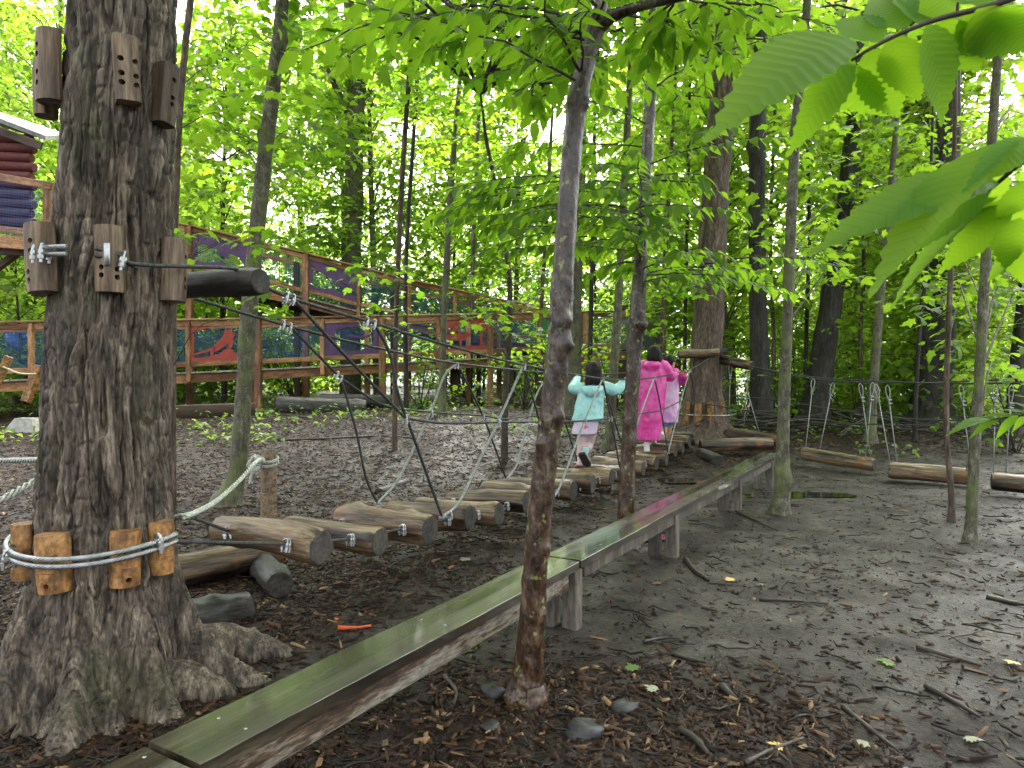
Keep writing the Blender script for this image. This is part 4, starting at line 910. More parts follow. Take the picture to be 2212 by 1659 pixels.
rb = ring("doubled steel cable wound round the orange blocks at the foot of the big tree", "cable_collar", zb-.01, 0, .0105, 2, .025, -3.35, -.25, lambda a: .035*math.cos((a+1.6)*1.25-math.pi)+.035-.0*a, .098)
def ringpos(a, z, out): c = big_c(z); R = big_r(z)+out; return Vector((c.x+R*math.cos(a), c.y+R*math.sin(a), z))
clamp(rb, ringpos(-2.25, zb-.02, .100), (math.sin(2.25), -math.cos(2.25)*-1, 0), 1.5); clamp(rb, ringpos(-.52, zb+.02, .100), (.4,.8,0), 1.5)
zm = zc(530, 2.8)
rm = ring("doubled steel cable with two bolted clamps on the front of the trunk, middle ring", "cable_collar", zm, 0, .0095, 2, .026, -2.45, -1.62, lambda a: 0, .062)
clamp(rm, ringpos(-2.12, zm-.012, .068), (.9,-.3,0), 1.5); clamp(rm, ringpos(-1.95, zm-.012, .068), (.95,-.2,0), 1.5)
MB().box((0,0,0), (.026,.006,.09), bev=.002).build("tie_plate", MAT['steel'], rm, world=Matrix.Translation(ring_point(231, zm-.03, .094)[0]) @ Matrix.Rotation(-.05, 4, 'Z'))

# ------------------------------------------------------------------ log bridge
UU = Vector((.458, .889, 0)).normalized(); NN = Vector((-UU.y, UU.x, 0)); R0 = Vector((-1.01, 3.65, 0)); WID = .68
RP = lambda px, py: on_plane(px, py, R0, UU)
L0 = R0 + NN*(WID+.03)
LP = lambda px, py: on_plane(px, py, L0, UU)
bridge = thing("log_bridge", "suspended bridge of hanging log steps with cable handrails leading into the wood", "bridge", tuple(R0))
def log_mesh(L_, r, seed, n=36, bow=.02, taper=.06, wob=.10, knots=3):
    r2 = np.random.default_rng(seed); m = 26; v, f = [], []
    ks = [(r2.random()*.8+.1, r2.random()*6.28, .10+.16*r2.random()) for _ in range(knots)]
    for i in range(m+1):
        t = i/m; x = (t-.5)*L_
        e = 1 - .10*max(0, 1-min(t, 1-t)/.03)
        for j in range(n):
            a = 2*math.pi*j/n
            q = r*e*(1+taper*(.5-t)*2)*(1 + wob*float(vnoise(math.cos(a)*1.3+seed, math.sin(a)*1.3, t*2.6+seed*.7)) + .045*float(vnoise(math.cos(a)*5+seed, math.sin(a)*5, t*2.0)) - .07*max(0, 1-7*abs(float(vnoise(math.cos(a)*3.1+seed*3, math.sin(a)*3.1, t*1.1+seed)))))
            for kt, ka, kh in ks:
                da = (a-ka+math.pi) % (2*math.pi)-math.pi; q += r*kh*math.exp(-((t-kt)*L_/.05)**2-(da/.45)**2)
            v.append((x, q*math.cos(a)+bow*math.sin(t*math.pi+seed), q*math.sin(a)+bow*.6*math.cos(t*3+seed*2)))
    for i in range(m):
        for j in range(n): a, b = i*n+j, i*n+(j+1) % n; f.append((a, b, b+n, a+n))
    return np.array(v), f
def end_cap(v, n, first):                # slightly recessed sawn face
    ring_ = v[:n] if first else v[-n:]; c = ring_.mean(0); s = -1 if first else 1
    vv = [tuple(p + np.array([s*.0015, 0, 0])) for p in ring_] + [tuple(c + (p-c)*.9 + np.array([s*.004, 0, 0])) for p in ring_] + [tuple(c + np.array([s*.002, 0, 0]))]
    ff = [(i, (i+1) % n, n+(i+1) % n, n+i) for i in range(n)] + [(n+i, n+(i+1) % n, 2*n) for i in range(n)]
    if first: ff = [tuple(reversed(q)) for q in ff]
    return vv, ff
def add_log(parent, name, p, q, r, seed, material='log_wet', roll=0.0, label=None, **kw):
    L_ = (Vector(q)-Vector(p)).length; v, f = log_mesh(L_, r, seed, **kw); Wm = frame(p, q, roll)
    o = obj(name, _mesh(name, v, f, True), MAT[material], parent, Wm)
    for first in (True, False):
        vv, ff = end_cap(v, 36, first); obj("sawn_end", _mesh("sawn_end", np.array(vv), ff, False), MAT['log_end'], o, Wm)
    if label: o["label"] = label
    return o
steps = [(685,1180,.084), (815,1164,.080), (920,1140,.092), (1012,1121,.092), (1072,1109,.090), (1132,1089,.090), (1186,1076,.095), (1234,1062,.095), (1278,1048,.095), (1318,1034,.095), (1352,1022,.095), (1387,1010,.095), (1414,1000,.095), (1437,989,.095), (1456,976,.095), (1472,964,.095), (1487,956,.095), (1500,947,.095)]
rst = np.random.default_rng(44)
ends = []
for i, (px, py, r) in enumerate(steps):
    R = RP(px, py); ln = WID + rst.normal()*.025; Lq = R + NN*ln + UU*rst.normal()*.03; Lq.z = R.z + rst.normal()*.015
    add_log(bridge, "step_log", R - NN*.02, Lq, r*(.95+.1*rst.random()), 100+i, roll=rst.random()*6.28, label=None); ends.append((R, Lq))
# foot cables threading the logs, one on each side
for side in (0, 1):
    off = NN*(.10 if side == 0 else -.10)
    P = [e[side]+off for e in ends]
    s0 = ringpos(-.30, zb+.0, .095) if side == 0 else ringpos(.35, zb+.05, .095)
    for a, b, k in zip([s0]+P, P+[None], range(99)):
        if b is None: b = Vector((3.52, 12.45, .62))
        d = (b-a).normalized(); a_, b_ = (a + d*.085 if k else a), b - d*.085
        if k < 7:
            m = MB(); helix_cable(m, [a_, b_], .0085) if k < 3 else m.tube([a_, b_], .0085, 7); m.build("foot_cable", MAT['cable'], bridge)
        else: MB().tube([a_, b_], .0095, 6).build("foot_cable", MAT['cable'], bridge)
        if b_ is not None and k < 18:
            clamp(bridge, b_ - d*.02, d, 1.25 if k < 8 else 1.5)
            clamp(bridge, b_ - d*.04, d, 1.25) if k < 6 else None
# handrail cables
railA = [RP(548,606), RP(633,645), RP(808,698), RP(960,744), RP(1131,788), RP(1302,818), RP(1360,819), RP(1414,815), RP(1490,798), RP(1549,764)]
railB = [LP(420,645), LP(627,705), LP(800,748), LP(987,785), LP(1190,806), LP(1246,811), LP(1300,809), LP(1376,802), LP(1430,785), LP(1471,762)]
crossL = railA[0]+NN*1.35+Vector((0,0,-.02))
def rail(P, nm="handrail_cable"):
    pts = spline([tuple(p) for p in P], 6); m = MB(); m.tube(pts, .0095, 8); return m.build(nm, MAT['cable'], bridge)
rail(railA); rail(railB)
rail([ringpos(-1.25, zm-.005, .075), ringpos(-.95, zm-.03, .075), ringpos(-.75, zm-.06, .085), railA[0]+Vector((-.10,-.06,.05)), railA[0]+NN*.09+Vector((0,0,.045)), railA[0]], "anchor_cable")
rail([ringpos(-1.25, zm-.035, .075), ringpos(-.95, zm-.05, .07), ringpos(-.75, zm-.075, .08)], "anchor_cable")
clamp(bridge, ringpos(-.93, zm-.04, .085), (.8,.5,-.2), 1.6)
add_log(bridge, "cross_log", railA[0]+Vector((-.012,.0,-.01)) - NN*.05, crossL, .062, 301, 'log_dark', label="dark cross log lashed behind the big trunk carrying the handrails")
# suspenders: same cable throughout, sky light painted as a paler colour on rising lengths, tied along a middle cable
def hang(pts, rad=.0095, nm="suspender_cable"):
    m = MB(); m.tube(spline([tuple(p) for p in pts], 8), rad, 8); return m.build(nm, MAT['cable_skylit' if pts[-1].z > pts[0].z+.3 else 'cable'], bridge)
for S in ([RP(633,645), RP(740,762), RP(875,903)], [RP(808,698), RP(842,765), RP(860,850), RP(890,935), RP(955,1117)], [RP(955,1117), RP(993,1083), RP(1035,995), RP(1076,911), RP(1131,788)],
          [RP(1131,788), RP(1148,850), RP(1165,911), RP(1196,1075)], [RP(1196,1075), RP(1213,1042), RP(1263,909), RP(1302,818)], [RP(1302,818), RP(1319,903), RP(1339,1010)],
          [RP(1339,1010), RP(1362,960), RP(1384,893), RP(1414,815)], [RP(1414,815), RP(1428,886), RP(1443,979)], [RP(1443,979), RP(1471,866), RP(1490,798)], [RP(1490,798), RP(1500,860), RP(1496,945)],
          [LP(627,705), LP(680,760), LP(736,817)], [LP(736,817), LP(769,930), LP(790,1030), LP(815,1087)], [LP(815,1087), LP(850,1050), LP(880,998), LP(931,888), LP(960,812), LP(987,785)],
          [LP(987,785), LP(1043,898), LP(1094,1036)], [LP(1094,1036), LP(1118,1000), LP(1135,934), LP(1160,850), LP(1190,806)], [LP(1190,806), LP(1217,898), LP(1247,997)], [LP(1247,997), LP(1268,930), LP(1300,809)], [LP(1300,809), LP(1325,900), LP(1345,965)], [LP(1345,965), LP(1362,890), LP(1376,802)], [LP(1376,802), LP(1400,880), LP(1412,940)]):
    hang(S)
for S in ([RP(875,903), RP(960,914), RP(1076,912), RP(1165,911), RP(1263,909), RP(1319,903), RP(1384,893), RP(1428,886), RP(1471,866)], [LP(736,817), LP(830,875), LP(931,890), LP(1043,898), LP(1090,905), LP(1135,900), LP(1217,898), LP(1268,902), LP(1325,884), LP(1376,872)]):
    hang(S, .0085, "middle_cable")
for q, d in ((RP(633,645), (.6,.7,-.3)), (RP(618,640), (.6,.7,-.3)), (RP(808,698), (.6,.7,-.3)), (RP(792,693), (.6,.7,-.3)), (LP(627,705), (.6,.7,-.3)), (LP(612,700), (.6,.7,-.3)), (LP(736,817), (.5,.6,-.5)), (LP(728,808), (.5,.6,-.5)), (RP(1131,790), (.4,.8,-.1)), (LP(987,788), (.4,.8,-.1)),
             (RP(1302,820), (.4,.8,0)), (RP(1414,817), (.4,.8,0)), (RP(1490,800), (.4,.8,0)), (RP(875,903), (.4,.9,0)), (RP(1076,912), (.4,.9,0)), (RP(1165,911), (.4,.9,0)), (LP(1043,898), (.4,.9,0)), (LP(931,890), (.4,.9,0)), (RP(1263,909), (.4,.9,0)), (RP(1319,903), (.4,.9,0)), (RP(1428,886), (.4,.9,0)), (RP(955,1117), (0,0,1)), (RP(972,1110), (.4,.9,0)), (LP(815,1087), (0,0,1)), (LP(1094,1036), (0,0,1)), (RP(1339,1010), (0,0,1)), (RP(1443,979), (0,0,1))):
    clamp(bridge, q, d, 1.15)
add_log(bridge, "cross_log", at(1466,763,12.45), at(1553,763,12.4), .075, 303, 'log_wet', label="cross log strapped to the far tree carrying the handrails")
m = MB(); c_ = Vector((3.52, 12.72, 0))
for k in range(3): m.tube([(c_.x+.36*math.cos(a), c_.y+.33*math.sin(a), zc(753+k*3, 12.4)) for a in np.linspace(-3.4, .3, 24)], .012, 6)
m.build("lashing_cable", MAT['cable'], bridge)
# orange blocks on the far tree
for i, (px, lb) in enumerate(((1484, "small orange block on the far tree, leftmost of four"), (1508, "small orange block on the far tree, second from left"), (1534, "small orange block on the far tree, third from left"), (1558, "small orange block on the far tree, rightmost of four"))):
    p = at(px, 893, 12.26+.22*abs(i-1.5)/1.5); block(lb, p, .40, .115, -math.pi/2 + (i-1.5)*.6, MAT['block_new'], [], True, seed=20+i)
m = MB(); m.tube([(c_.x+.50*math.cos(a), c_.y+.53*math.sin(a), zc(897, 12.3)) for a in np.linspace(-3.2, .1, 24)], .012, 6); fc = m.build("cable_collar", MAT['steel']); tag(fc, "steel cable round the small orange blocks on the far tree", "cable")

# ------------------------------------------------------------------ swinging log traverse on the right
trav = thing("swinging_log_traverse", "row of hanging logs swinging from overhead cables along the clearing on the right", "climbing course", tuple(at(1800, 1040, 9.5)))
ovA = [at(1560,770,12.5), at(1625,792,12.0), at(1760,815,10.9), at(1890,823,9.8), at(2040,828,8.7), at(2230,826,7.6), at(2400,815,6.9)]
ovB = [at(1600,782,13.0), at(1640,797,12.6), at(1780,821,11.5), at(1930,827,10.3), at(2080,824,9.3), at(2260,815,8.2), at(2400,808,7.4)]
mdA = [at(1500,868,12.2), at(1640,892,11.6), at(1760,912,10.9), at(1880,916,9.8), at(2040,920,8.7), at(2230,918,7.6), at(2400,915,6.9)]
mdB = [at(1500,850,12.9), at(1640,860,12.6), at(1790,882,11.5), at(1930,902,10.3), at(2080,908,9.3), at(2260,905,8.2), at(2400,905,7.4)]
for nm, P in (("overhead_cable", ovA), ("overhead_cable", ovB), ("guide_cable", mdA), ("guide_cable", mdB)):
    MB().tube(spline([tuple(p) for p in P], 6), .011, 6).build(nm, MAT['cable'], trav)
def swing(lab, pa, pb, r, hangs, seed):
    lo = add_log(trav, "swing_log", pa, pb, r, seed, 'log_wet', bow=.015, wob=.07, knots=1, taper=.03, label=lab)
    for (x0, y0, x1, y1, Y0, Y1) in hangs:
        a, b = at(x0, y0, Y0), at(x1, y1, Y1); d = (b-a).normalized(); sd = Vector((1,0,0))
        m = MB(); top = a + d*.26
        m.tube([top, a+d*.10+sd*.028, a+d*.03+sd*.024, a, a+d*.03-sd*.024, a+d*.10-sd*.028, top], .0065, 6, False); m.tube([top, b], .0068, 6); m.build("hanger_cable", MAT['cable_skylit'], trav)
        clamp(trav, top, d, 1.15); clamp(trav, top-d*.05, d, 1.15)
swing("long level swinging log nearest the far tree", at(1512,962,11.2), at(1668,960,11.2), .098, [(1602,800,1640,935,12.0,11.4)], 401)
swing("tilted swinging log lying behind the level one", at(1572,938,12.3), at(1700,952,11.6), .105, [(1578,785,1574,925,12.4,12.3), (1618,790,1606,930,12.4,12.2)], 402)
swing("swinging log sloping down to the right behind the slender tree", at(1734,979,10.4), at(1890,1004,9.7), .095, [(1757,818,1740,970,10.9,10.4), (1800,826,1770,975,10.6,10.3), (1858,828,1880,985,9.9,9.7), (1885,826,1870,990,10.0,9.75)], 403)
swing("swinging log hanging in front of the stout dark trunk", at(1920,1014,9.2), at(2112,1032,8.7), .105, [(1892,830,1924,1005,9.7,9.2), (1916,832,1938,1000,9.5,9.2), (2075,832,2098,1015,8.9,8.7), (2110,834,2088,1015,8.7,8.7)], 404)
swing("swinging log cut off by the right edge of the view", at(2142,1042,8.1), at(2340,1058,7.7), .10, [(2150,830,2146,1035,8.3,8.1), (2185,832,2172,1036,8.1,8.1)], 405)
add_log(trav, "cross_log", at(1545,772,12.75), at(1624,790,12.1), .085, 406, 'log_wet', label="short cross log pointing right from the far tree")

# ------------------------------------------------------------------ balance beam
beam = thing("balance_beam", "long low wet wooden balance beam with green algae running into the clearing", "balance beam", tuple(BA))
def bpoint(t, lat=0.0, z=.38): p = BA.lerp(BB, t); s = Vector((BDIR.y, -BDIR.x, 0)); return Vector((p.x, p.y, 0)) + s*lat + Vector((0, 0, z))
BL = (BB-BA).length; BW = .225
def plank(t0, t1, lat=0, dz=0, name="plank", lab=None, th=.042):
    p, q = bpoint(t0, lat, .38-th/2+dz), bpoint(t1, lat, .38-th/2+dz); L_ = (q-p).length; m = MB(); nseg = 40; v, f = [], []
    for i in range(nseg+1):
        x = (i/nseg-.5)*L_; c1 = .005*float(vnoise(x*2.2, 3.3, t0*9))+.0025*float(vnoise(x*13, 3.3, t0*9)); c2 = .005*float(vnoise(x*2.2, 9.3, t0*9))+.0025*float(vnoise(x*13, 9.3, t0*9))
        for (yy, zz) in ((-BW/2+c1, -th/2), (BW/2+c2, -th/2), (BW/2+c2, th/2-.0025), (BW/2-.0025+c2, th/2), (-BW/2+.0025+c1, th/2), (-BW/2+c1, th/2-.0025)): v.append((x, yy, zz))
    for i in range(nseg):
        for k in range(6): a, b = i*6+k, i*6+(k+1) % 6; f.append((a, b, b+6, a+6))
    f += [tuple(range(5, -1, -1)), tuple(nseg*6+k for k in range(6))]
    me = _mesh(name, np.array(v), f, False); o = obj(name, me, MAT['beam_top'], beam, frame(p, q))
    if lab: o["label"] = lab
    for tt in (.08, .5, .92):
        for l2 in (-.06, .06):
            w = bpoint(t0+(t1-t0)*tt, lat+l2, .38+dz+.0006); MB().tube([(0,0,-.002), (0,0,.0008)], .0055, 8).build("bolt_head", MAT['steel'], o, world=Matrix.Translation(w))
    return o
tj = (on_z(1206, 1205, .38)-BA).dot(BDIR)/BL
plank(-.045, .0, 0, -.008, lab="short end board at the near end"); plank(.0018, tj-.001); plank(tj+.001, .86, .005, .002); plank(.8615, 1.0, -.006, .0)
def stringer(t0, t1, lat, th=.045, hh=.15, zt=.336, mt='beam_side'):
    p, q = bpoint(t0, lat, zt-hh/2), bpoint(t1, lat, zt-hh/2); L_ = (q-p).length; m = MB(); m.box((0,0,0), (L_, th, hh), bev=.006); return m.build("stringer", MAT[mt], beam, world=frame(p, q), sharp=.6)
for lat in (.075, -.075): stringer(-.03, tj-.012, lat, hh=.092); stringer(tj+.012, .985, lat, mt='beam_leg', hh=.075)
for px, py, tt in ((1205,1355,tj), (1450,1205,None), (1590,1105,None), (1662,1055,None)):
    if tt is None: g = on_z(px, py, 0); tt = (g-BA).dot(BDIR)/BL
    p = bpoint(tt, 0, 0); g = ghf(p.x, p.y); 
    for lat in (.068, -.068):
        mm = MB(); mm.box((0,0,0), (.085,.085,.36), bev=.006); mm.build("leg", MAT['beam_leg'], beam, world=Matrix.Translation(bpoint(tt, lat, .152)) @ Matrix.Rotation(math.atan2(BDIR.y, BDIR.x), 4, 'Z'), sharp=.6)

# ------------------------------------------------------------------ puddles
def puddle(label, px, py, rx, ry, seed):
    p = on_z(px, py, 0); z = float(zg(p.x, p.y)); n = 40; v = [(0,0,0)]; f = []
    for i in range(n):
        a = 2*math.pi*i/n; q = 1+.35*float(vnoise(math.cos(a)*1.6+seed, math.sin(a)*1.6, seed))+.12*float(vnoise(math.cos(a)*5+seed, math.sin(a)*5, seed)); v.append((rx*q*math.cos(a), ry*q*math.sin(a), 0)); f.append((0, 1+i, 1+(i+1) % n))
    m = bpy.data.materials.get("water") or None
    if m is None:
        m = bpy.data.materials.new("water"); m.use_nodes = True; b = m.node_tree.nodes["Principled BSDF"]; b.inputs["Base Color"].default_value = (.02,.018,.015,1); b.inputs["Roughness"].default_value = .03; b.inputs["Coat Weight"].default_value = .6
    zt = max(float(zg(p.x+rx*a, p.y+ry*b)) for a, b in ((0,0), (.5,0), (-.5,0), (0,.5), (0,-.5)))
    o = obj("puddle", _mesh("puddle", np.array(v), f, False), m, None, Matrix.Translation((p.x, p.y, zt+.004))); o["kind"] = "structure"; o["label"] = label
puddle("dark puddle left of the beam near the far end", 1478, 1046, .32, .20, 1.1); puddle("puddle under the beam mirroring the pink poncho", 1408, 1162, .16, .22, 2.3); puddle("shallow puddle stretching right behind the beam", 1690, 1068, .9, .22, 3.7); puddle("tiny bright puddle below the near part of the beam", 1010, 1400, .07, .10, 5.2)

# ------------------------------------------------------------------ post with rope, ropes
def post_thing(name, label, px, py, top, wpx, mt):
    g = on_z(px, py, 0.0); Y = g.y; h = at(px, top, Y).z; r = wpx/2/FPX*Y; t = thing(name, label, "post", tuple(g)); v, f = log_mesh(h+.15, r, 77, wob=.03, knots=0, bow=.004)
    Wm = frame((g.x, g.y, -.15), (g.x+.015, g.y, h)); o = obj("shaft", _mesh("shaft", v, f, True), MAT[mt], t, Wm); vv, ff = end_cap(v, 36, False); obj("sawn_top", _mesh("sawn_top", np.array(vv), ff, False), MAT['log_end'], t, Wm); return t, g, Y, h, r
pt, pg, pY, ph, pr = post_thing("rope_post", "short round brown post with a pale rope knotted to its top", 579, 1132, 972, 33, 'block_old')
def laid_rope(m, pts, rad): helix_cable(m, spline([tuple(p) for p in pts], 8), rad, 22, 3)
rp = thing("knotted_rope", "thick pale rope sagging from the big tree to the round post", "rope", tuple(at(470, 1100, pY-1.4)))
m = MB(); laid_rope(m, [ringpos(.6, zc(1115, 3.3), .05), at(380,1119,3.5), at(420,1108,4.0), at(470,1080,4.6), at(520,1035,5.2), at(548,1003,5.6), at(562,992,pY-.14)], .0165); m.build("rope_length", MAT['rope'], rp)
m = MB()
for k in range(2):
    zz = at(579, 992+k*9, pY).z; laid_rope(m, [(pg.x+(pr+.015)*math.cos(a), pg.y+(pr+.015)*math.sin(a), zz+.02*math.sin(a)) for a in np.linspace(0, 6.4, 20)], .0165)
m.build("rope_turn", MAT['rope'], rp)
m = MB(); kc = at(553, 1000, pY-.16)
laid_rope(m, [kc+Vector((.055*math.cos(a)*(1+.3*math.sin(2*a)), .04*math.sin(a*1.5), .055*math.sin(a)+.01*math.cos(3*a))) for a in np.linspace(0, 12.0, 40)], .015); laid_rope(m, [kc, at(545,1020,pY-.18), at(540,1045,pY-.18)], .014); m.build("knot", MAT['rope'], rp)
m = MB(); laid_rope(m, [at(-60,997,4.6), at(0,995,4.5), at(66,994,4.2), at(100,992,4.0)], .017); tag(m.build("rope", MAT['rope']), "pale rope running level behind the big tree at the left edge", "rope")
m = MB(); laid_rope(m, [at(-60,1110,3.6), at(0,1080,3.7), at(66,1044,3.9), at(110,1020,4.0)], .018); tag(m.build("rope", MAT['rope']), "pale rope rising to the right below the level one at the left edge", "rope")

# ------------------------------------------------------------------ loose logs, stones and sticks
def loose_log(name, label, pa, pb, r, seed, mt='log_wet', cat="log"):
    t = thing(name, label, cat, (pa.x, pa.y, pa.z-r)); add_log(t, "trunk_piece", pa, pb, r, seed, mt); return t
loose_log("fallen_log", "brown log lying on the ground behind the big tree's right blocks", on_z(365,1230,.13), on_z(600,1198,.13)+Vector((0,.1,0)), .105, 501)
loose_log("log_stub", "dark sawn log end lying under the first bridge log", on_z(600,1265,.07), on_z(570,1215,.07), .085, 502, 'log_dark')
loose_log("buried_log", "half buried dark log pointing away from the big tree's foot", on_z(405,1345,.03), on_z(540,1310,.05), .105, 503, 'log_dark')
loose_log("short_log", "small dark log lying behind the fourth bridge log", on_z(822,1062,.06), on_z(872,1046,.06), .055, 504, 'log_dark')
loose_log("support_log", "short sawn log under the level swinging log", on_z(1510,985,.08), on_z(1540,992,.08)+Vector((0,-.3,0)), .115, 505, 'log_dark')
def gz_at(px, py, Y, dz): p = at(px, py, Y); return Vector((p.x, p.y, ghf(p.x, p.y)+dz))
loose_log("rotten_log", "long rotten grey log lying along the foot of the ramp", gz_at(598,855,14.0,.13), gz_at(790,880,14.3,.09), .17, 506, 'log_dark')
loose_log("rotten_log", "second decayed log behind the long rotten one under the ramp", gz_at(690,845,14.9,.2), gz_at(860,858,15.2,.18), .16, 507, 'log_dark')
m = MB(); a, b = gz_at(300,885,12.9,.10), gz_at(552,875,13.6,.10); m.box((0,0,0), ((b-a).length,.2,.26), bev=.02); tag(m.build("edging_timber", MAT['dark_timber'], world=frame(a, b)), "dark square edging timber on the ground before the ramp", "timber")
def stick(label, pts, r, mt='stick', name="fallen_branch", seed=1, cat="stick"):
    m = MB(); pp = spline([tuple(p) for p in pts], 6); m.tube(pp, list(np.linspace(r, r*.55, len(pp))), 8, True, .25, seed, tone=.3+.4*((seed*.37) % 1)); tag(m.build(name, MAT[mt]), label, cat)
G_ = lambda px, py, dz=.012: (lambda p: Vector((p.x, p.y, float(zg(p.x, p.y))+dz)))(on_z(px, py, 0))
stick("flat stick painted bright orange lying beside the beam", [G_(730,1364), G_(765,1363), G_(802,1362)], .012, 'orange', "painted_stick", 1)
stick("tiny bright orange chip left of the painted stick", [G_(724,1348), G_(731,1346)], .008, 'orange', "painted_chip", 1)
for i, (lb, P, r) in enumerate([
 ("long branch lying across the ground behind the bridge on the left", [(395,948), (520,952), (640,966), (700,970)], .02), ("long thin branch behind the third bridge log", [(600,1003), (720,1000), (830,996), (905,1000)], .018),
 ("forked grey root by the second leg of the beam", [(1480,1215), (1500,1240), (1530,1262)], .024), ("long stick on the mud behind the front elm", [(1640,1303), (1720,1310), (1790,1318)], .010),
 ("long stick lying at the lower right on the mud", [(2000,1490), (2060,1525), (2115,1560)], .013), ("stick near the lower right corner pointing at the camera", [(1820,1530), (1880,1580), (1940,1630)], .010),
 ("crooked stick at the right edge of the mud", [(1980,1405), (2050,1425), (2120,1445)], .012), ("dark stick at the right border of the mud", [(2130,1295), (2180,1303), (2230,1312)], .016),
 ("stick lying in front of the third beam leg", [(1590,1110), (1630,1130), (1680,1148)], .012), ("thick short piece of bark left of the lower mud sticks", [(1560,1490), (1590,1515)], .020),
 ("pale split stick in the mulch right of the elm foot", [(1455,1418), (1490,1424), (1525,1432)], .012), ("pale straight stick in the mulch at the bottom centre", [(1610,1655), (1670,1628), (1735,1605)], .010),
 ("curved pale stick beside the elm foot", [(1390,1395), (1430,1385), (1470,1390)], .010), ("dark stick in the mulch between elm and lower edge", [(1470,1585), (1500,1610), (1530,1640)], .016), ("brown bent twig in the mulch below the beam", [(960,1470), (985,1500), (980,1530)], .010),
 ("branch lying at the forest edge behind the traverse", [(1720,905), (1850,915), (1960,925)], .03)]):
    stick(lb, [G_(*q) for q in P], r, seed=i+2)
def stone(label, px, py, s, seed, mt='stone'):
    g = on_z(px, py, 0); v, f = [], []; n, k = 12, 8
    for i in range(k+1):
        for j in range(n):
            a, b = 2*math.pi*j/n, math.pi*i/k; d = np.array([math.cos(a)*math.sin(b), math.sin(a)*math.sin(b), math.cos(b)]); q = 1+.45*float(vnoise(d[0]*1.5+seed, d[1]*1.5, d[2]*1.5))+.18*float(vnoise(d[0]*4+seed, d[1]*4, d[2]*4)); v.append(d*q*np.array([s*1.1, s*.9, s*.55]))
    for i in range(k):
        for j in range(n): a, b = i*n+j, i*n+(j+1) % n; f.append((a, a+n, b+n, b))
    tag(obj("stone", _mesh("stone", np.array(v), f, True), MAT[mt], None, Matrix.Translation((g.x, g.y, float(zg(g.x, g.y))+s*.12))), label, "stone")
stone("blue grey stone in the mulch left of the elm's lower front", 1062, 1580, .035, 1.3); stone("wet dark rock in the mulch at the bottom centre", 1262, 1592, .06, 2.6); stone("dark flat rock left of the elm foot", 1062, 1500, .05, 3.9); stone("dark rock half hidden in mulch at the right of the bottom centre", 1350, 1535, .05, 5.1)
# tangle of dead branches at the forest edge
m = MB(); r2 = np.random.default_rng(33)
for i in range(85):
    p = at(1600+620*r2.random(), 900, 13.0+2.5*r2.random()); z = ghf(p.x, p.y); a = r2.normal(0, .5); L_ = .5+1.6*r2.random(); d = Vector((math.cos(a), math.sin(a), r2.normal()*.16)); q = Vector((p.x, p.y, z+.03+.30*r2.random()**2))
    m.tube([q-d*L_/2, q+Vector((r2.normal()*.05, r2.normal()*.05, .06)), q+d*L_/2], [.022, .018, .008], 5, False, tone=.2+.5*r2.random())
bp_ = m.build("brush_pile", MAT['stick']); bp_["kind"] = "stuff"; tag(bp_, "tangle of dead branches along the forest edge on the right", "brush pile")

# single fresh leaves dropped on the bare ground
ML = _mesh("blade", MAPLE[0]*np.array([1, 1, .5]), MAPLE[1], True, [.6]*len(MAPLE[0])); ML.materials.append(MAT['plant'])
PLF = mat("pale_leaf", [(0.3,(.16,.17,.11)), (0.7,(.27,.28,.19))], 20, rough=(.4,.6), bump=.2); YLF = mat("yellow_leaf", [(0.3,(.45,.30,.07)), (0.7,(.58,.42,.12))], 20, rough=(.4,.6), bump=.2)
for lb, px, py, s, rot, mt in (("bright green leaf on the mulch right of the elm foot", 1372, 1452, .075, .4, None), ("fresh green leaf pair lying on the mud at lower right", 1930, 1437, .085, 1.2, None), ("green seedling leaf at the right edge of the mud", 2155, 1290, .08, 2.0, None), ("second green leaf at the right edge of the mud", 2180, 1298, .07, 3.1, None),
  ("pale green leaf lying left of the lower stick pile", 1418, 1500, .065, .9, PLF), ("pale ragged leaf on the mud near the bottom right", 1870, 1600, .09, 2.5, PLF), ("large flat pale leaf near the lower right corner", 2085, 1602, .065, 4.0, PLF), ("yellow curled leaf on the mud right of the elm", 1580, 1262, .07, .2, YLF), ("yellow leaf among the mulch at the bottom", 1690, 1625, .06, 1.0, YLF), ("pale leaf below the third beam plank's right side", 1640, 1268, .05, 3.3, PLF),
  ("pale leaf pair on the mulch under the bridge's third log", 1010, 1210, .09, .7, PLF), ("yellow leaf lying near the right border of the mud", 2190, 1440, .07, 2.2, YLF)):
    g = on_z(px, py, 0); me = ML if mt is None else ML.copy()
    if mt is not None: me.materials.clear(); me.materials.append(mt)
    o = obj("fallen_leaf", me, None, None, Matrix.Translation((g.x, g.y, float(zg(g.x, g.y))+.014)) @ Matrix.Rotation(rot, 4, 'Z') @ Matrix.Rotation(.12, 4, 'X') @ Matrix.Scale(s, 4)); tag(o, lb, "leaf")
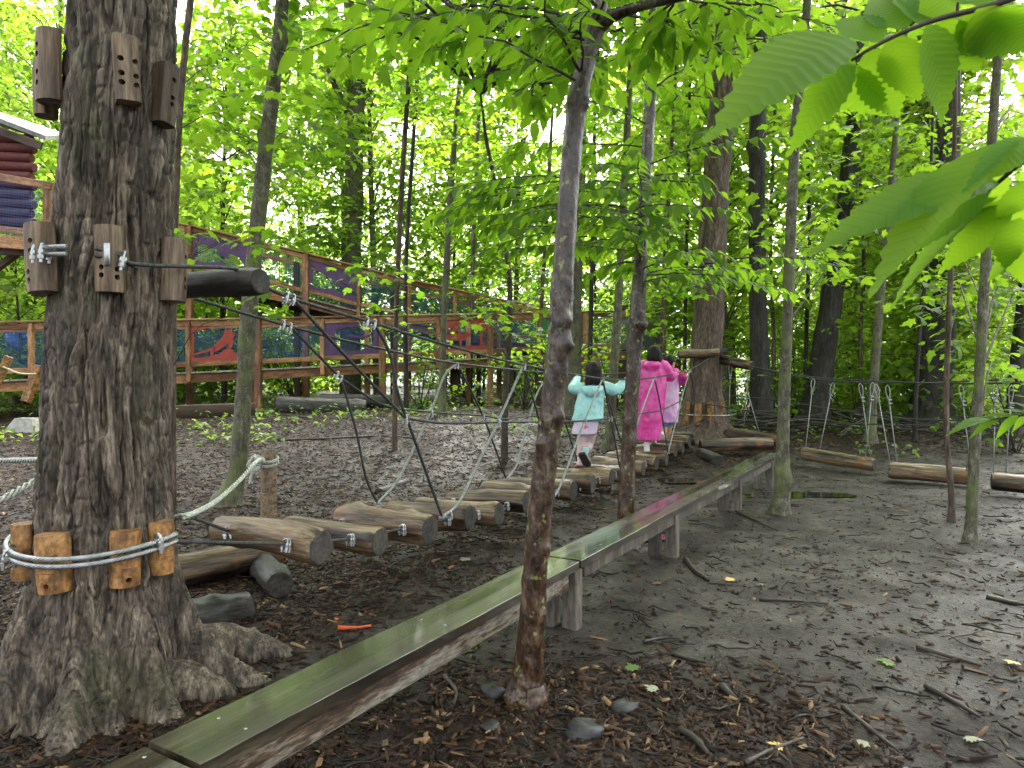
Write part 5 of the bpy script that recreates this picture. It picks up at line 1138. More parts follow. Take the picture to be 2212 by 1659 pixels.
# ------------------------------------------------------------------ ramp walkway
RD = Vector((1, .466, 0)).normalized(); RNb = Vector((-RD.y, RD.x, 0))       # along, and away from the camera
def deck_z(x): return float(np.interp(x, [-13, -9.1, -5.3, 2.7, 6], [1.10, 1.28, 1.48, 1.96, 2.08]))
def panel_mesh(polys, U, V, th=.02):
    """polygons in unit panel space -> thin solid board pieces (u,v) -> place"""
    m = MB()
    for poly in polys:
        n = len(poly); a = [U(*p, 0) for p in poly]; b = [U(*p, th) for p in poly]
        m.add(a+b, [tuple(range(n)), tuple(range(2*n-1, n-1, -1))] + [(i, n+i, n+(i+1) % n, (i+1) % n) for i in range(n)])
    return m
def circ(cx, cy, r, n=18, a0=0, a1=6.283, ry=None): return [(cx+r*math.cos(a), cy+(ry or r)*math.sin(a)) for a in np.linspace(a0, a1, n, endpoint=False)]
FOX = [[(0,0),(1,0),(1,.16),(.80,.13),(.70,.16),(.64,.30),(.60,.36),(.52,.30),(.45,.20),(.34,.14),(.15,.10),(0,.09)],          # hill
       [(.30,.12),(.35,.13),(.36,.30),(.40,.42),(.05,.22),(.02,.16),(.30,.28)],                                             # hind leg + tail
       [(.33,.28),(.40,.26),(.52,.40),(.60,.48),(.60,.34),(.64,.34),(.66,.52),(.66,.66),(.70,.74),(.64,.82),(.62,.92),(.58,.86),(.54,.94),(.52,.82),(.50,.70),(.42,.56),(.35,.42)],  # body, head
       [(.64,.82),(.72,.76),(.66,.72)], [(0,.09),(.05,.09),(.05,1),(0,1)], [(.05,1),(.05,.86),(.22,.93),(.34,1)], [(.90,.16),(1,.16),(1,1),(.86,1),(.84,.80),(.90,.74),(.86,.60),(.80,.54),(.84,.44),(.78,.36),(.84,.26)]]
MOOSE = [[(0,0),(1,0),(1,.14),(.8,.12),(.6,.14),(.45,.08),(.3,.06),(0,.10)], [(.10,.48),(.30,.56),(.50,.54),(.56,.46),(.54,.34),(.46,.32),(.44,.10),(.41,.10),(.40,.32),(.28,.32),(.22,.10),(.19,.10),(.19,.30),(.14,.32),(.10,.10),(.07,.10),(.09,.34)],
         [(.50,.54),(.56,.62),(.62,.56),(.66,.48),(.60,.42),(.54,.42)], [(.44,.54),(.40,.66),(.34,.74),(.30,.70),(.36,.64),(.40,.54)], [(.22,.55),(.26,.56),(.34,.72),(.30,.80),(.20,.66),(.16,.72),(.14,.70),(.20,.60)],
         [(0,.62),(.06,.66),(.10,.76),(.20,.74),(.28,.82),(.40,.80),(.46,.90),(.56,.86),(.64,.92),(.74,.80),(.86,.74),(.90,.60),(1,.50),(1,1),(0,1)], [(.84,.14),(.90,.14),(.88,.56),(.84,.58)], [(.0,.10),(.04,.10),(.05,.66),(.0,.66)]]
MOON = [[(0,0),(1,0),(1,.12),(0,.12)], [(0,.88),(1,.88),(1,1),(0,1)], [(0,.12),(.26,.12),(.20,.26),(.20,.74),(.26,.88),(0,.88)], [(1,.12),(1,.88),(.82,.88),(.88,.74),(.90,.5),(.88,.26),(.80,.12)],
        [(.26,.12),(.42,.12),(.30,.22),(.22,.36),(.20,.30)], [(.80,.12),(.88,.3),(.80,.22),(.64,.12)], [(.42,.60),(.55,.52),(.74,.50),(.84,.56),(.86,.64),(.74,.58),(.58,.60),(.48,.66)], [(.26,.88),(.21,.72),(.30,.82),(.40,.88)]]
WHALE = [[(0,0),(1,0),(1,.20),(.62,.16),(.5,.24),(.3,.14),(.14,.10),(0,.22)], [(0,.78),(.2,.70),(.42,.60),(.56,.52),(.72,.56),(.84,.50),(.90,.36),(1,.30),(1,1),(0,1)], [(.46,.50),(.58,.40),(.74,.36),(.84,.30),(.86,.38),(.72,.50),(.56,.55)], [(0,.22),(.08,.24),(.10,.5),(.05,.78),(0,.78)]]
TREES = [[(0,0),(1,0),(1,.16),(.0,.14)], [(.06,.14),(.12,.14),(.12,.5),(.2,.86),(.1,1),(0,1),(0,.5)], [(.26,.15),(.36,.15),(.40,.6),(.36,.8),(.30,.5)], [(.50,.15),(.70,.15),(.80,.46),(.76,.8),(.66,1),(.60,.8),(.62,.5)], [(.82,.15),(1,.15),(1,1),(.84,1),(.9,.6)]]
def netting(parent, A, B, h0, h1, za, zb):
    m = MB(); n = int((Vector(B)-Vector(A)).length/.052); t = .0030
    P = lambda u, v: Vector(A).lerp(Vector(B), u) + Vector((0,0,(za+(zb-za)*u) + h0+(h1-h0)*v))
    for i in range(n+1):
        u = i/n; a, b = P(u, 0), P(u, 1); d = (Vector(B)-Vector(A)).normalized()*t; m.add([a-d, a+d, b+d, b-d], [(0,1,2,3)])
    k = int((h1-h0)/.052)
    for j in range(k+1):
        v = j/k; a, b = P(0, v), P(1, v); m.add([a+Vector((0,0,-t)), b+Vector((0,0,-t)), b+Vector((0,0,t)), a+Vector((0,0,t))], [(0,1,2,3)])
    o = m.build("netting", MAT['net'], parent, smooth=False); return o
def timber(parent, nm, a, b, w, h, mt='ramp_wood', roll=0): 
    m = MB(); m.box((0,0,0), ((Vector(b)-Vector(a)).length, w, h), bev=.006); return m.build(nm, MAT[mt], parent, world=frame(a, b, roll), sharp=.6)
def railing(t, line, zf, xs, panels, post_h, post_bot, main_every=2, side=0.0, low=.16):
    """line(x)->plan point ; zf(x) deck height ; xs: stile positions ; panels between"""
    P = lambda x, z: Vector((line(x).x, line(x).y, z))
    for i, x in enumerate(xs):
        main = i % main_every == 0; w = .14 if main else .085
        zb_ = post_bot(x) if main else zf(x)-.20
        timber(t, "post" if main else "stile", P(x, zb_), P(x, zf(x)+1.03), w, w)
        if main:
            g = zb_; MB().box((0,0,0), (.19,.19,.05), bev=.004).build("post_base", MAT['steel'], t, world=Matrix.Translation(P(x, g+.02)) @ Matrix.Rotation(math.atan2(.466, 1), 4, 'Z'))
    for i, (a, b) in enumerate(zip(xs, xs[1:])):
        ea = (RD*.06)
        A, B = P(a, 0), P(b, 0); d = (B-A).normalized(); wa = .072 if i % 2 == 0 else .045; wb = .045 if i % 2 == 0 else .072; A2, B2 = A+d*wa, B-d*wb
        za, zb_ = zf(a), zf(b)
        timber(t, "top_rail", A2+Vector((0,0,za+.965)), B2+Vector((0,0,zb_+.965)), .04, .10)
        timber(t, "bottom_rail", A2+Vector((0,0,za+low)), B2+Vector((0,0,zb_+low)), .04, .09)
        pn = panels[i % len(panels)]
        off = RNb*.035
        netting(t, A2+off, B2+off, low+.045, .915, za, zb_)
        if pn:
            kind, mt = pn; H0, H1 = low+.05, .912
            def Uf(u, v, th, A2=A2, B2=B2, za=za, zb_=zb_): return A2.lerp(B2, u) + RNb*(.006+th) + Vector((0,0,(za+(zb_-za)*u)+H0+(H1-H0)*v))
            panel_mesh(kind, Uf, None, .014).build("cutout_panel", MAT[mt], t, smooth=False)
    timber(t, "cap_rail", P(xs[0], zf(xs[0])+1.052)-RD*.1, P(xs[-1], zf(xs[-1])+1.052)+RD*.1, .15, .036) if abs((zf(xs[-1])-zf(xs[0]))-0) < .01 else [timber(t, "cap_rail", P(a, zf(a)+1.05), P(b, zf(b)+1.05), .15, .036) for a, b in zip(xs[::2], xs[2::2]+[xs[-1]]) if b > a]
ramp = thing("ramp_walkway", "raised timber walkway with netted railings and coloured animal panels, lower run", "walkway", (-5.3, ramp_y(-5.3), .7))
front = lambda x: Vector((x, ramp_y(x), 0))
back_l = lambda x: Vector((x, ramp_y(x), 0)) + RNb*1.45
xs = [-12.52, -11.32] + [-10.12+1.2*i for i in range(12)]
pan = [None, None, None, None, None, (FOX,'red_panel'), None, (MOON,'purple_panel'), None, (MOOSE,'red_panel'), None, (TREES,'green'), None]
gpost = lambda x: ghf(x, ramp_y(x))-.03
railing(ramp, front, deck_z, xs, pan, 1.0, gpost)
# back railing: posts, rails and nets only
for i, x in enumerate(xs[::2]):
    p = back_l(x); timber(ramp, "post", Vector((p.x, p.y, gpost(x))), Vector((p.x, p.y, deck_z(x)+1.03)), .12, .12)
for a, b in zip(xs[::2], xs[2::2]):
    A, B = back_l(a)+RD*.07, back_l(b)-RD*.07
    for hh in (.16, .98): timber(ramp, "back_rail", A+Vector((0,0,deck_z(a)+hh)), B+Vector((0,0,deck_z(b)+hh)), .04, .09)
    netting(ramp, A, B, .2, .93, deck_z(a), deck_z(b))
for a, b in zip(xs[:-1], xs[1:]):
    for ln in (front, back_l):
        A, B = ln(a)+RNb*(.10 if ln is front else -.1), ln(b)+RNb*(.10 if ln is front else -.1); timber(ramp, "joist", A+Vector((0,0,deck_z(a)-.135)), B+Vector((0,0,deck_z(b)-.135)), .05, .185, 'dark_timber' if ln is back_l else 'ramp_wood')
pm = MB(); pm.box((0,0,0), (.135, 1.50, .034), bev=.004); PL_ = _mesh("plank", np.array([tuple(p) for p in pm.v]), pm.f, True); sharp_edges(PL_, .6); PL_.materials.append(MAT['deck'])
x = xs[0]
while x < xs[-1]:
    c = front(x)+RNb*.735+Vector((0,0,deck_z(x)-.02)); o = bpy.data.objects.new("plank", PL_); COL.objects.link(o)
    sl_ = (deck_z(x+.5)-deck_z(x-.5)); place(o, ramp, Matrix.Translation(c) @ Matrix.Rotation(math.atan2(RD.y, RD.x), 4, 'Z') @ Matrix.Rotation(-math.atan(sl_), 4, 'Y')); x += .142*RD.x
# landing posts and grey panel at the right end
timber(ramp, "post", Vector((4.0, ramp_y(4.0)-.3, ghf(4, 18))), Vector((4.0, ramp_y(4.0)-.3, 3.15)), .16, .16); timber(ramp, "post", Vector((3.0, ramp_y(3.0)+.2, .4)), Vector((3.0, ramp_y(3.0)+.2, 3.2)), .16, .16, 'dark_timber')
lp = at(1350, 725, 18.7); m = MB(); m.box((0,0,0), (1.25,.03,1.0), bev=.004); m.build("end_panel", MAT['greypanel'], ramp, world=Matrix.Translation(at(1390,715,18.6)) @ Matrix.Rotation(.2, 4, 'Z'))
for k in range(3): timber(ramp, "beam", at(1330,785+k*14,18.3), at(1470,783+k*14,18.9), .06, .18, 'dark_timber')
timber(ramp, "top_rail", at(1330,684,18.4), at(1440,672,19.0), .08, .12)

up = thing("ramp_walkway", "upper run of the timber walkway climbing left toward the treehouse", "walkway", (-5.0, 16.3, .7))
uy = lambda x: ramp_y(x)+2.0
uline = lambda x: Vector((x, uy(x), 0))
def uz(x): return float(np.interp(x, [-10, -5.95, -3.75, -.9, .95, 3.0], [4.05, 3.45, 2.92, 2.42, 2.12, 1.95]))
uxs = [-9.55+1.15*i for i in range(11)]
railing(up, uline, uz, uxs, [None, None, (WHALE,'purple_panel'), None, (WHALE,'purple_panel'), None, None, None, None, None], 1.0, lambda x: ghf(x, uy(x))-.03)
for a, b in zip(uxs[:-1], uxs[1:]):
    timber(up, "joist", uline(a)+RNb*.10+Vector((0,0,uz(a)-.14)), uline(b)+RNb*.10+Vector((0,0,uz(b)-.14)), .05, .2, 'ramp_wood'); timber(up, "joist", uline(a)+RNb*1.4+Vector((0,0,uz(a)-.14)), uline(b)+RNb*1.4+Vector((0,0,uz(b)-.14)), .05, .2, 'dark_timber')
    timber(up, "back_rail", uline(a)+RNb*1.45+Vector((0,0,uz(a)+1.0)), uline(b)+RNb*1.45+Vector((0,0,uz(b)+1.0)), .05, .1)
    netting(up, uline(a)+RNb*1.45, uline(b)+RNb*1.45, .2, .95, uz(a), uz(b))
for x in uxs[::2]: timber(up, "post", uline(x)+RNb*1.45+Vector((0,0,.5)), uline(x)+RNb*1.45+Vector((0,0,uz(x)+1.03)), .13, .13, 'dark_timber')
x = uxs[0]
while x < uxs[-1]:
    c = uline(x)+RNb*.735+Vector((0,0,uz(x)-.02)); o = bpy.data.objects.new("plank", PL_); COL.objects.link(o); sl_ = uz(x+.5)-uz(x-.5)
    place(o, up, Matrix.Translation(c) @ Matrix.Rotation(math.atan2(RD.y, RD.x), 4, 'Z') @ Matrix.Rotation(-math.atan(sl_), 4, 'Y')); x += .142*RD.x
for px in (985, 1100, 1165):             # dark support posts below
    p = at(px, 800, 17.6); timber(up, "support_post", Vector((p.x, p.y, ghf(p.x, p.y)-.05)), Vector((p.x, p.y, 1.75)), .22, .22, 'dark_timber')

# ------------------------------------------------------------------ treehouse at the left edge
TY = 14.6
th_ = thing("treehouse", "raised cabin with red logs above purple logs and a grey roof at the left edge", "cabin", tuple(at(20, 560, TY)))
for k in range(10):
    y = 300 + 20*k; mt = 'red' if y < 392 else 'purple'; p, q = at(-320, y-18, TY+.6), at(72 + (3 if k % 2 else -3), y+2, TY)
    m = MB(); L_ = (q-p).length; m.tube([(-L_/2,0,0), (L_/2-.03,0,0), (L_/2,0,0)], [.104, .104, .085], 12); m.build("wall_log", MAT[mt], th_, world=frame(p, q), sharp=.7)
m = MB(); m.tube([at(-300,262,15.6), at(-300,262,15.6)], .1, 4)
rm_ = MB(); a, b, c, d = at(-300,150,15.2), at(98,303,14.3), at(150,300,16.6), at(-300,180,18); rm_.add([a, b, c, d, a+Vector((0,0,.09)), b+Vector((0,0,.09)), c+Vector((0,0,.09)), d+Vector((0,0,.09))], [(3,2,1,0), (4,5,6,7), (0,1,5,4), (1,2,6,5), (2,3,7,6), (3,0,4,7)]); rm_.build("roof", MAT['roof'], th_, smooth=False)
timber(th_, "eave_board", at(-300,172,15.1)-Vector((0,.05,0)), at(94,318,14.25)-Vector((0,.05,0)), .04, .16, 'dark_timber')
timber(th_, "rail", at(-300,332,14.0), at(112,402,13.6), .06, .14); timber(th_, "rail", at(-300,455,14.0), at(84,505,13.7), .06, .12); timber(th_, "deck_beam", at(-300,500,14.0), at(84,528,13.7), .08, .24, 'ramp_wood')
timber(th_, "deck_beam", at(-300,530,14.1), at(80,545,13.9), .08, .16, 'dark_timber')
timber(th_, "post", at(103,402,13.65), at(103,510,13.65), .12, .12); timber(th_, "brace", at(-20,590,14.2), at(40,545,14.2), .12, .12, 'dark_timber')
A_, B_2 = at(-300,430,13.95), at(96,478,13.65); netting(th_, Vector((A_.x, A_.y, 0)), Vector((B_2.x, B_2.y, 0)), -.45, .55, A_.z, B_2.z)
m = MB(); a = at(-200,640,24); m.box((0,0,0), (6.5,3,.5), bev=.05); shm = mat("shade_cloth", [(0.3,(.55,.42,.28)), (0.7,(.66,.52,.36))], 3, rough=(.6,.8), bump=.1)
tag(m.build("shelter_roof", shm, world=Matrix.Translation(at(-90,632,24)) @ Matrix.Rotation(.1, 4, 'Z')), "flat beige shelter roof glimpsed far behind the left end of the ramp", "roof")
m = MB(); bc = at(42, 752, 16.6); m.tube([(0,0,-.36), (0,0,-.33), (0,0,.0), (0,0,.33), (0,0,.36)], [.20, .26, .29, .26, .2], 20); blue = mat("blue_plastic", [(0.3,(.02,.10,.55)), (0.7,(.03,.14,.65))], 4, rough=(.3,.5), bump=0)
bt = thing("blue_barrel", "bright blue barrel seen through the netting at the left edge", "barrel", (bc.x, bc.y, bc.z-.36)); m.build("drum", blue, bt, world=Matrix.Translation(bc)); m2 = MB(); m2.tube([(0,0,-.02), (0,0,.02)], .30, 20); m2.build("hoop", blue, bt, world=Matrix.Translation(bc+Vector((0,0,.12)))); 
m3 = MB(); m3.tube([(0,0,-bc.z+.3), (0,0,-.36)], .16, 12); m3.build("stand", MAT['dark_timber'], bt, world=Matrix.Translation(bc))
af = thing("swing_frame", "slanted timber leg in a grey concrete shoe left of the big tree", "frame", tuple(gz_at(55, 885, 11.8, 0)))
g0 = gz_at(56, 886, 11.6, 0); timber(af, "slanted_leg", at(84,790,11.75), at(56,868,11.6), .12, .12, 'block_new')
m = MB(); v = [(-.26,-.2,0), (.26,-.2,0), (.26,.2,0), (-.26,.2,0), (-.12,-.1,.24), (.16,-.1,.24), (.16,.1,.24), (-.12,.1,.24)]; m.add(v, [(3,2,1,0), (4,5,6,7), (0,1,5,4), (1,2,6,5), (2,3,7,6), (3,0,4,7)]); m.build("shoe", MAT['concrete'], af, smooth=False, world=Matrix.Translation((g0.x, g0.y, g0.z-.03)))
timber(af, "slanted_leg", at(20,770,11.5), at(-12,840,11.4), .12, .12, 'block_new'); MB().tube(spline([tuple(at(6,792,11.4)), tuple(at(40,806,11.5)), tuple(at(78,808,11.65))], 6), .016, 6).build("rope_length", MAT['yrope'], af)

# ------------------------------------------------------------------ children on the bridge
def closed_tube(pts, rad, n=14, ry=None): m = MB(); m.tube(pts, rad, n, True, flat=1.0); return m
def fuse(pieces, voxel, smooth=6, name="body"):
    m = MB()
    for p in pieces:
        b = len(m.v); m.v.extend(p.v); m.f.extend([tuple(i+b for i in q) for q in p.f]); m.t.extend(p.t)
    me = _mesh(name, np.array([tuple(q) for q in m.v]), m.f, True); o = bpy.data.objects.new("tmp", me); COL.objects.link(o)
    r = o.modifiers.new("r", 'REMESH'); r.mode = 'VOXEL'; r.voxel_size = voxel; r.use_smooth_shade = True
    s = o.modifiers.new("s", 'SMOOTH'); s.iterations = smooth; s.factor = .5
    bpy.context.view_layer.update(); out = bpy.data.meshes.new_from_object(o.evaluated_get(bpy.context.evaluated_depsgraph_get())); out.name = name; bpy.data.objects.remove(o); out.materials.clear()
    return out
def wrinkle(me, amp, scale, seed, vert=.5, ridged=True):
    n = len(me.vertices); co = np.empty(n*3); me.vertices.foreach_get("co", co); co = co.reshape(-1, 3); no = np.empty(n*3); me.vertices.foreach_get("normal", no); no = no.reshape(-1, 3)
    a = fbm(co[:,0]*scale+seed, co[:,1]*scale, co[:,2]*scale*vert, 3)
    if ridged: a = .35-np.abs(a)*1.6
    co += no*(amp*a)[:, None]; me.vertices.foreach_set("co", co.ravel()); me.update(); return me
def ell(c, r, n=16, k=12, M=None):
    m = MB(); v, f = [], []
    for i in range(k+1):
        for j in range(n):
            a, b = 2*math.pi*j/n, math.pi*i/k; p = Vector((r[0]*math.cos(a)*math.sin(b), r[1]*math.sin(a)*math.sin(b), r[2]*math.cos(b))); v.append((M @ p if M else p)+Vector(c))
    for i in range(k):
        for j in range(n): a, b = i*n+j, i*n+(j+1) % n; f.append((a, b, b+n, a+n))
    m.add(v, [tuple(reversed(q)) for q in f]); return m
def loft(rings, n=28, side=None):        # rings: (centre, rx across, ry along view, tilt)
    m = MB(); cs = spline([tuple(r[0])+(r[1], r[2]) for r in rings], 5); v, f = [], []; sx, sy = side
    for c in cs:
        o = Vector(c[:3])
        for j in range(n): a = 2*math.pi*j/n; v.append(o + sx*(math.cos(a)*c[3]) + sy*(math.sin(a)*c[4]))
    k = len(cs)
    for i in range(k-1):
        for j in range(n): a, b = i*n+j, i*n+(j+1) % n; f.append((a, b, b+n, a+n))
    f += [tuple(range(n-1, -1, -1)), tuple((k-1)*n+j for j in range(n))]; m.add(v, [tuple(reversed(q)) for q in f]); return m
skin = mat("skin", [(0.3,(.50,.30,.21)), (0.7,(.60,.38,.27))], 8, rough=(.45,.6), bump=0, subs=.1)
hair_m = mat("hair", [(0.3,(.004,.003,.003)), (0.7,(.014,.010,.009))], 30, (1,1,.06), (.45,.6), .6, .004, spec=.25)
def hand_pieces(wrist, grip, rail_dir, up=1, s=1.0):
    """palm behind the cable, four fingers curled over it, thumb under"""
    w, g = Vector(wrist), Vector(grip); rd = Vector(rail_dir).normalized(); d = (g-w).normalized(); out = []
    palm = g - d*.012*s; m = MB(); m.tube([w, w.lerp(palm, .5), palm], [.019*s, .023*s, .022*s], 10); out.append(m); out.append(ell(palm, (.028*s, .020*s, .026*s)))
    nrm = rd.cross(d).normalized(); nrm = nrm if nrm.z > 0 else -nrm
    for k, ln in zip((-1.5, -.5, .5, 1.5), (.85, 1.0, .95, .75)):
        b = palm + rd*(k*.0145*s) + nrm*.016*s; r = .0078*s
        m = MB(); m.tube([b - d*.004, b + (nrm*.012 + d*.012)*s*ln, b + (nrm*.008 + d*.030)*s*ln, b + (-nrm*.010 + d*.036)*s*ln, b + (-nrm*.024 + d*.024)*s*ln], [r*1.05, r, r*.95, r*.9, r*.75], 8); out.append(m)
    b = palm - rd*.022*s - nrm*.004; m = MB(); m.tube([b - d*.012, b + (-rd*.010 - nrm*.012 + d*.006)*s, b + (rd*.002 - nrm*.020 + d*.022)*s], [.0095*s, .009*s, .007*s], 8); out.append(m)
    return out
def limb(pts, rad, n=14): m = MB(); pp = spline([tuple(p) for p in pts], 5); m.tube(pp, list(np.interp(np.linspace(0, 1, len(pp)), np.linspace(0, 1, len(rad)), rad)), n); return m
def shoe(parent, heel, toe, updir, w, mats, name="shoe"):
    h, t = Vector(heel), Vector(toe); d = (t-h); L_ = d.length; d.normalize(); u = (Vector(updir) - d*Vector(updir).dot(d)).normalized(); s = d.cross(u)
    M = Matrix((d, s, u)).transposed().to_4x4(); M.translation = h
    m = MB(); v, f = [], []; n = 16
    secs = [(0,.75,.9), (.06,.95,1.1), (.22,1,1.25), (.38,.95,1.2), (.55,.98,.85), (.75,1.05,.65), (.92,.85,.5), (1.0,.35,.3)]
    for x, ww, hh in secs:
        for j in range(n): a = 2*math.pi*j/n; z = math.sin(a); v.append((x*L_, math.cos(a)*w/2*ww, (z*.5+.5)*w*.62*hh + .012))
    for i in range(len(secs)-1):
        for j in range(n): a, b = i*n+j, i*n+(j+1) % n; f.append((a, b, b+n, a+n))
    f += [tuple(range(n-1, -1, -1)), tuple((len(secs)-1)*n+j for j in range(n))]; m.add(v, f); o = m.build(name, mats[0], parent, world=M)
    q = MB(); v, f = [], []; 
    for zz in (-.008, .02):
        for x, ww, hh in secs: v.append((x*L_*1.02-.004, w/2*ww*1.06, zz))
        for x, ww, hh in reversed(secs): v.append((x*L_*1.02-.004, -w/2*ww*1.06, zz))
    k = len(secs)*2; f = [tuple(range(k-1, -1, -1)), tuple(range(k, 2*k))] + [(i, (i+1) % k, k+(i+1) % k, k+i) for i in range(k)]; q.add(v, f); q.build("sole", mats[1], o, smooth=False, world=M); return o
def cloth(name, c, rough=(.55,.75), pattern=None): 
    return mat(name, [(0.3, tuple(x*.9 for x in c)), (0.7, c)], 6, rough=rough, bump=.25, bdist=.003, bscale=60, patch=pattern)
def head_pieces(c, fwd, s=1.0):
    f = Vector(fwd).normalized(); side = Vector((f.y, -f.x, 0)); Mx = Matrix((side, f, Vector((0,0,1)))).transposed()
    out = [ell(c, (.074*s, .088*s, .100*s), M=Mx), ell(Vector(c)+f*.030*s-Vector((0,0,.050*s)), (.052*s, .058*s, .058*s), M=Mx)]
    m = MB(); m.tube([Vector(c)+f*.080*s+Vector((0,0,.0)), Vector(c)+f*.098*s-Vector((0,0,.022*s)), Vector(c)+f*.082*s-Vector((0,0,.028*s))], [.008*s, .013*s, .008*s], 8); out.append(m)
    m = MB(); m.tube([Vector(c)+f*.080*s-Vector((0,0,.055*s))-side*.02*s, Vector(c)+f*.086*s-Vector((0,0,.055*s)), Vector(c)+f*.080*s-Vector((0,0,.055*s))+side*.02*s], .007*s, 8); out.append(m)
    for k in (-1, 1): out.append(ell(Vector(c)+side*k*.077*s-f*.004-Vector((0,0,.008)), (.012*s, .020*s, .030*s), M=Mx))
    return out, side
def eyes(t, c, fwd, side, s):
    em = bpy.data.materials.get("eye") or mat("eye", [(0.3,(.02,.012,.008)), (0.7,(.03,.02,.012))], 3, rough=(.1,.2), bump=0)
    for k in (-1, 1): ell(Vector(c)+Vector(fwd)*.079*s+side*k*.030*s+Vector((0,0,.006)), (.011*s, .009*s, .008*s), 10, 8).build("eye", em, t)
FW = UU.copy()
# --- girl in the turquoise jacket
def J(Y0): return lambda px, py, d=0.0: at(px, py, Y0+d)
j = J(8.06); rdR = UU
g1 = thing("person", "small girl in turquoise jacket, pale skirt and pink shoes walking the log bridge", "person", tuple(j(1256, 1016)))
hc = j(1283, 802); hp, sd = head_pieces(hc, FW, .98)
neck, chest, pel = j(1283, 830), j(1275, 858), j(1268, 912)
shL, shR = j(1254, 838), j(1302, 836); elL, elR = j(1239, 838, .14), j(1331, 843, .06); hdL, hdR = LP(1250, 812), RP(1354, 818)
hdL = hdL; wrL = hdL.lerp(elL, .16); wrR = hdR.lerp(elR, .26)
hipL, hipR = j(1260, 918), j(1279, 920); knL, knR = j(1256, 955, .05), j(1273, 958, .10); anL, anR = j(1253, 996, .02), j(1265, 976, -.10)
bod = hp + [limb([hc-Vector((0,0,.06)), neck, chest], [.045, .042, .07]), limb([chest+Vector((0,0,.08)), chest, pel], [.085, .10, .095], 18), limb([shL, chest, shR], [.045, .07, .045])]
bod += [limb([shL, elL, wrL], [.040, .031, .021]), limb([shR, elR, wrR], [.040, .031, .021])] + hand_pieces(wrL, hdL, rdR, s=.85) + hand_pieces(wrR, hdR, rdR, s=.85)
bod += [limb([pel, hipL, knL, anL], [.07, .062, .043, .028]), limb([pel, hipR, knR, anR], [.07, .062, .043, .028])]
obj("body", fuse(bod, .0075, 4), skin, g1); eyes(g1, hc, FW, sd, .98)
S_ = (Vector((1, .05, 0)).normalized(), Vector((-.05, 1, 0)).normalized())
hm = [ell(hc+Vector((0,-.012,.012)), (.094, .098, .108)), loft([(hc+Vector((0,-.03,.04)), .085, .075), (j(1283,812,-.03), .098, .075), (j(1283,824,-.04), .102, .065), (j(1282,834,-.05), .085, .045)], side=S_), loft([(j(1299,815,-.05), .03, .04), (j(1302,828,-.06), .026, .03), (j(1303,834,-.06), .012, .015)], side=S_)]
obj("hair", wrinkle(fuse(hm, .009, 5, "hair"), .010, 26, 2, .12), hair_m, g1)
jk = [loft([(j(1280,836), .10, .075), (j(1278,843), .142, .098), (j(1275,862), .150, .11), (j(1272,882), .162, .118), (j(1270,900), .175, .125), (j(1269,908), .180, .128)], side=S_),
      limb([shL.lerp(chest, .3), shL, elL, wrL], [.075, .066, .060, .038]), limb([shR.lerp(chest, .3), shR, shR.lerp(elR, .5), elR, wrR], [.075, .068, .066, .066, .040])]
jk.append(loft([(j(1281,834,-.08), .10, .05), (j(1280,842,-.11), .115, .058), (j(1278,852,-.11), .085, .045), (j(1277,858,-.10), .03, .02)], side=S_))
teal = cloth("turquoise_cloth", (.38,.74,.75), (.4,.6))
jm = wrinkle(wrinkle(fuse(jk, .0085, 3, "jacket"), .020, 9, 4, .7), .006, 26, 9, .8); obj("jacket", jm, teal, g1)
obj("collar", fuse([loft([(j(1281,828,-.02), .075, .07), (j(1281,833,-.03), .085, .08), (j(1281,838,-.04), .08, .075)], side=S_)], .009, 3, "collar"), cloth("navy_cloth", (.02,.03,.16)), g1)
sk = fuse([loft([(j(1269,898), .130, .10), (j(1266,915), .137, .105), (j(1263,928), .142, .11), (j(1262,937), .145, .112)], side=S_)], .009, 2, "skirt"); wrinkle(sk, .012, 13, 5, .25)
obj("skirt", sk, cloth("lilac_cloth", (.62,.55,.72), pattern=((.70,.12,.24), 13, .60, .66)), g1)
lg = fuse([limb([hipL, knL, knL.lerp(anL, .75)], [.068, .052, .042]), limb([hipR, knR, knR.lerp(anR, .7)], [.068, .052, .042])], .008, 3, "leggings"); obj("leggings", wrinkle(lg, .005, 26, 3), cloth("blush_cloth", (.58,.45,.46)), g1)
skm, sole_d, white = cloth("pink_shoe", (.66,.36,.38)), cloth("dark_sole", (.03,.028,.028)), cloth("white_rubber", (.72,.71,.68))
shoe(g1, j(1256,1009,-.04), j(1247,1013,.14), (0,0,1), .082, (skm, sole_d)); shoe(g1, j(1256,980,-.13), j(1271,1008,-.02), (.3,.95,.5), .085, (skm, sole_d))
obj("sock", fuse([limb([anR+Vector((0,0,.05)), anR, j(1262,982,-.10)], [.034, .034, .034])], .008, 3, "sock"), cloth("aqua_sock", (.35,.65,.68)), g1); obj("sock", fuse([limb([anL+Vector((0,0,.05)), anL, j(1253,1006,.0)], [.033, .033, .033])], .008, 3, "sock"), cloth("white_sock", (.7,.66,.66)), g1)

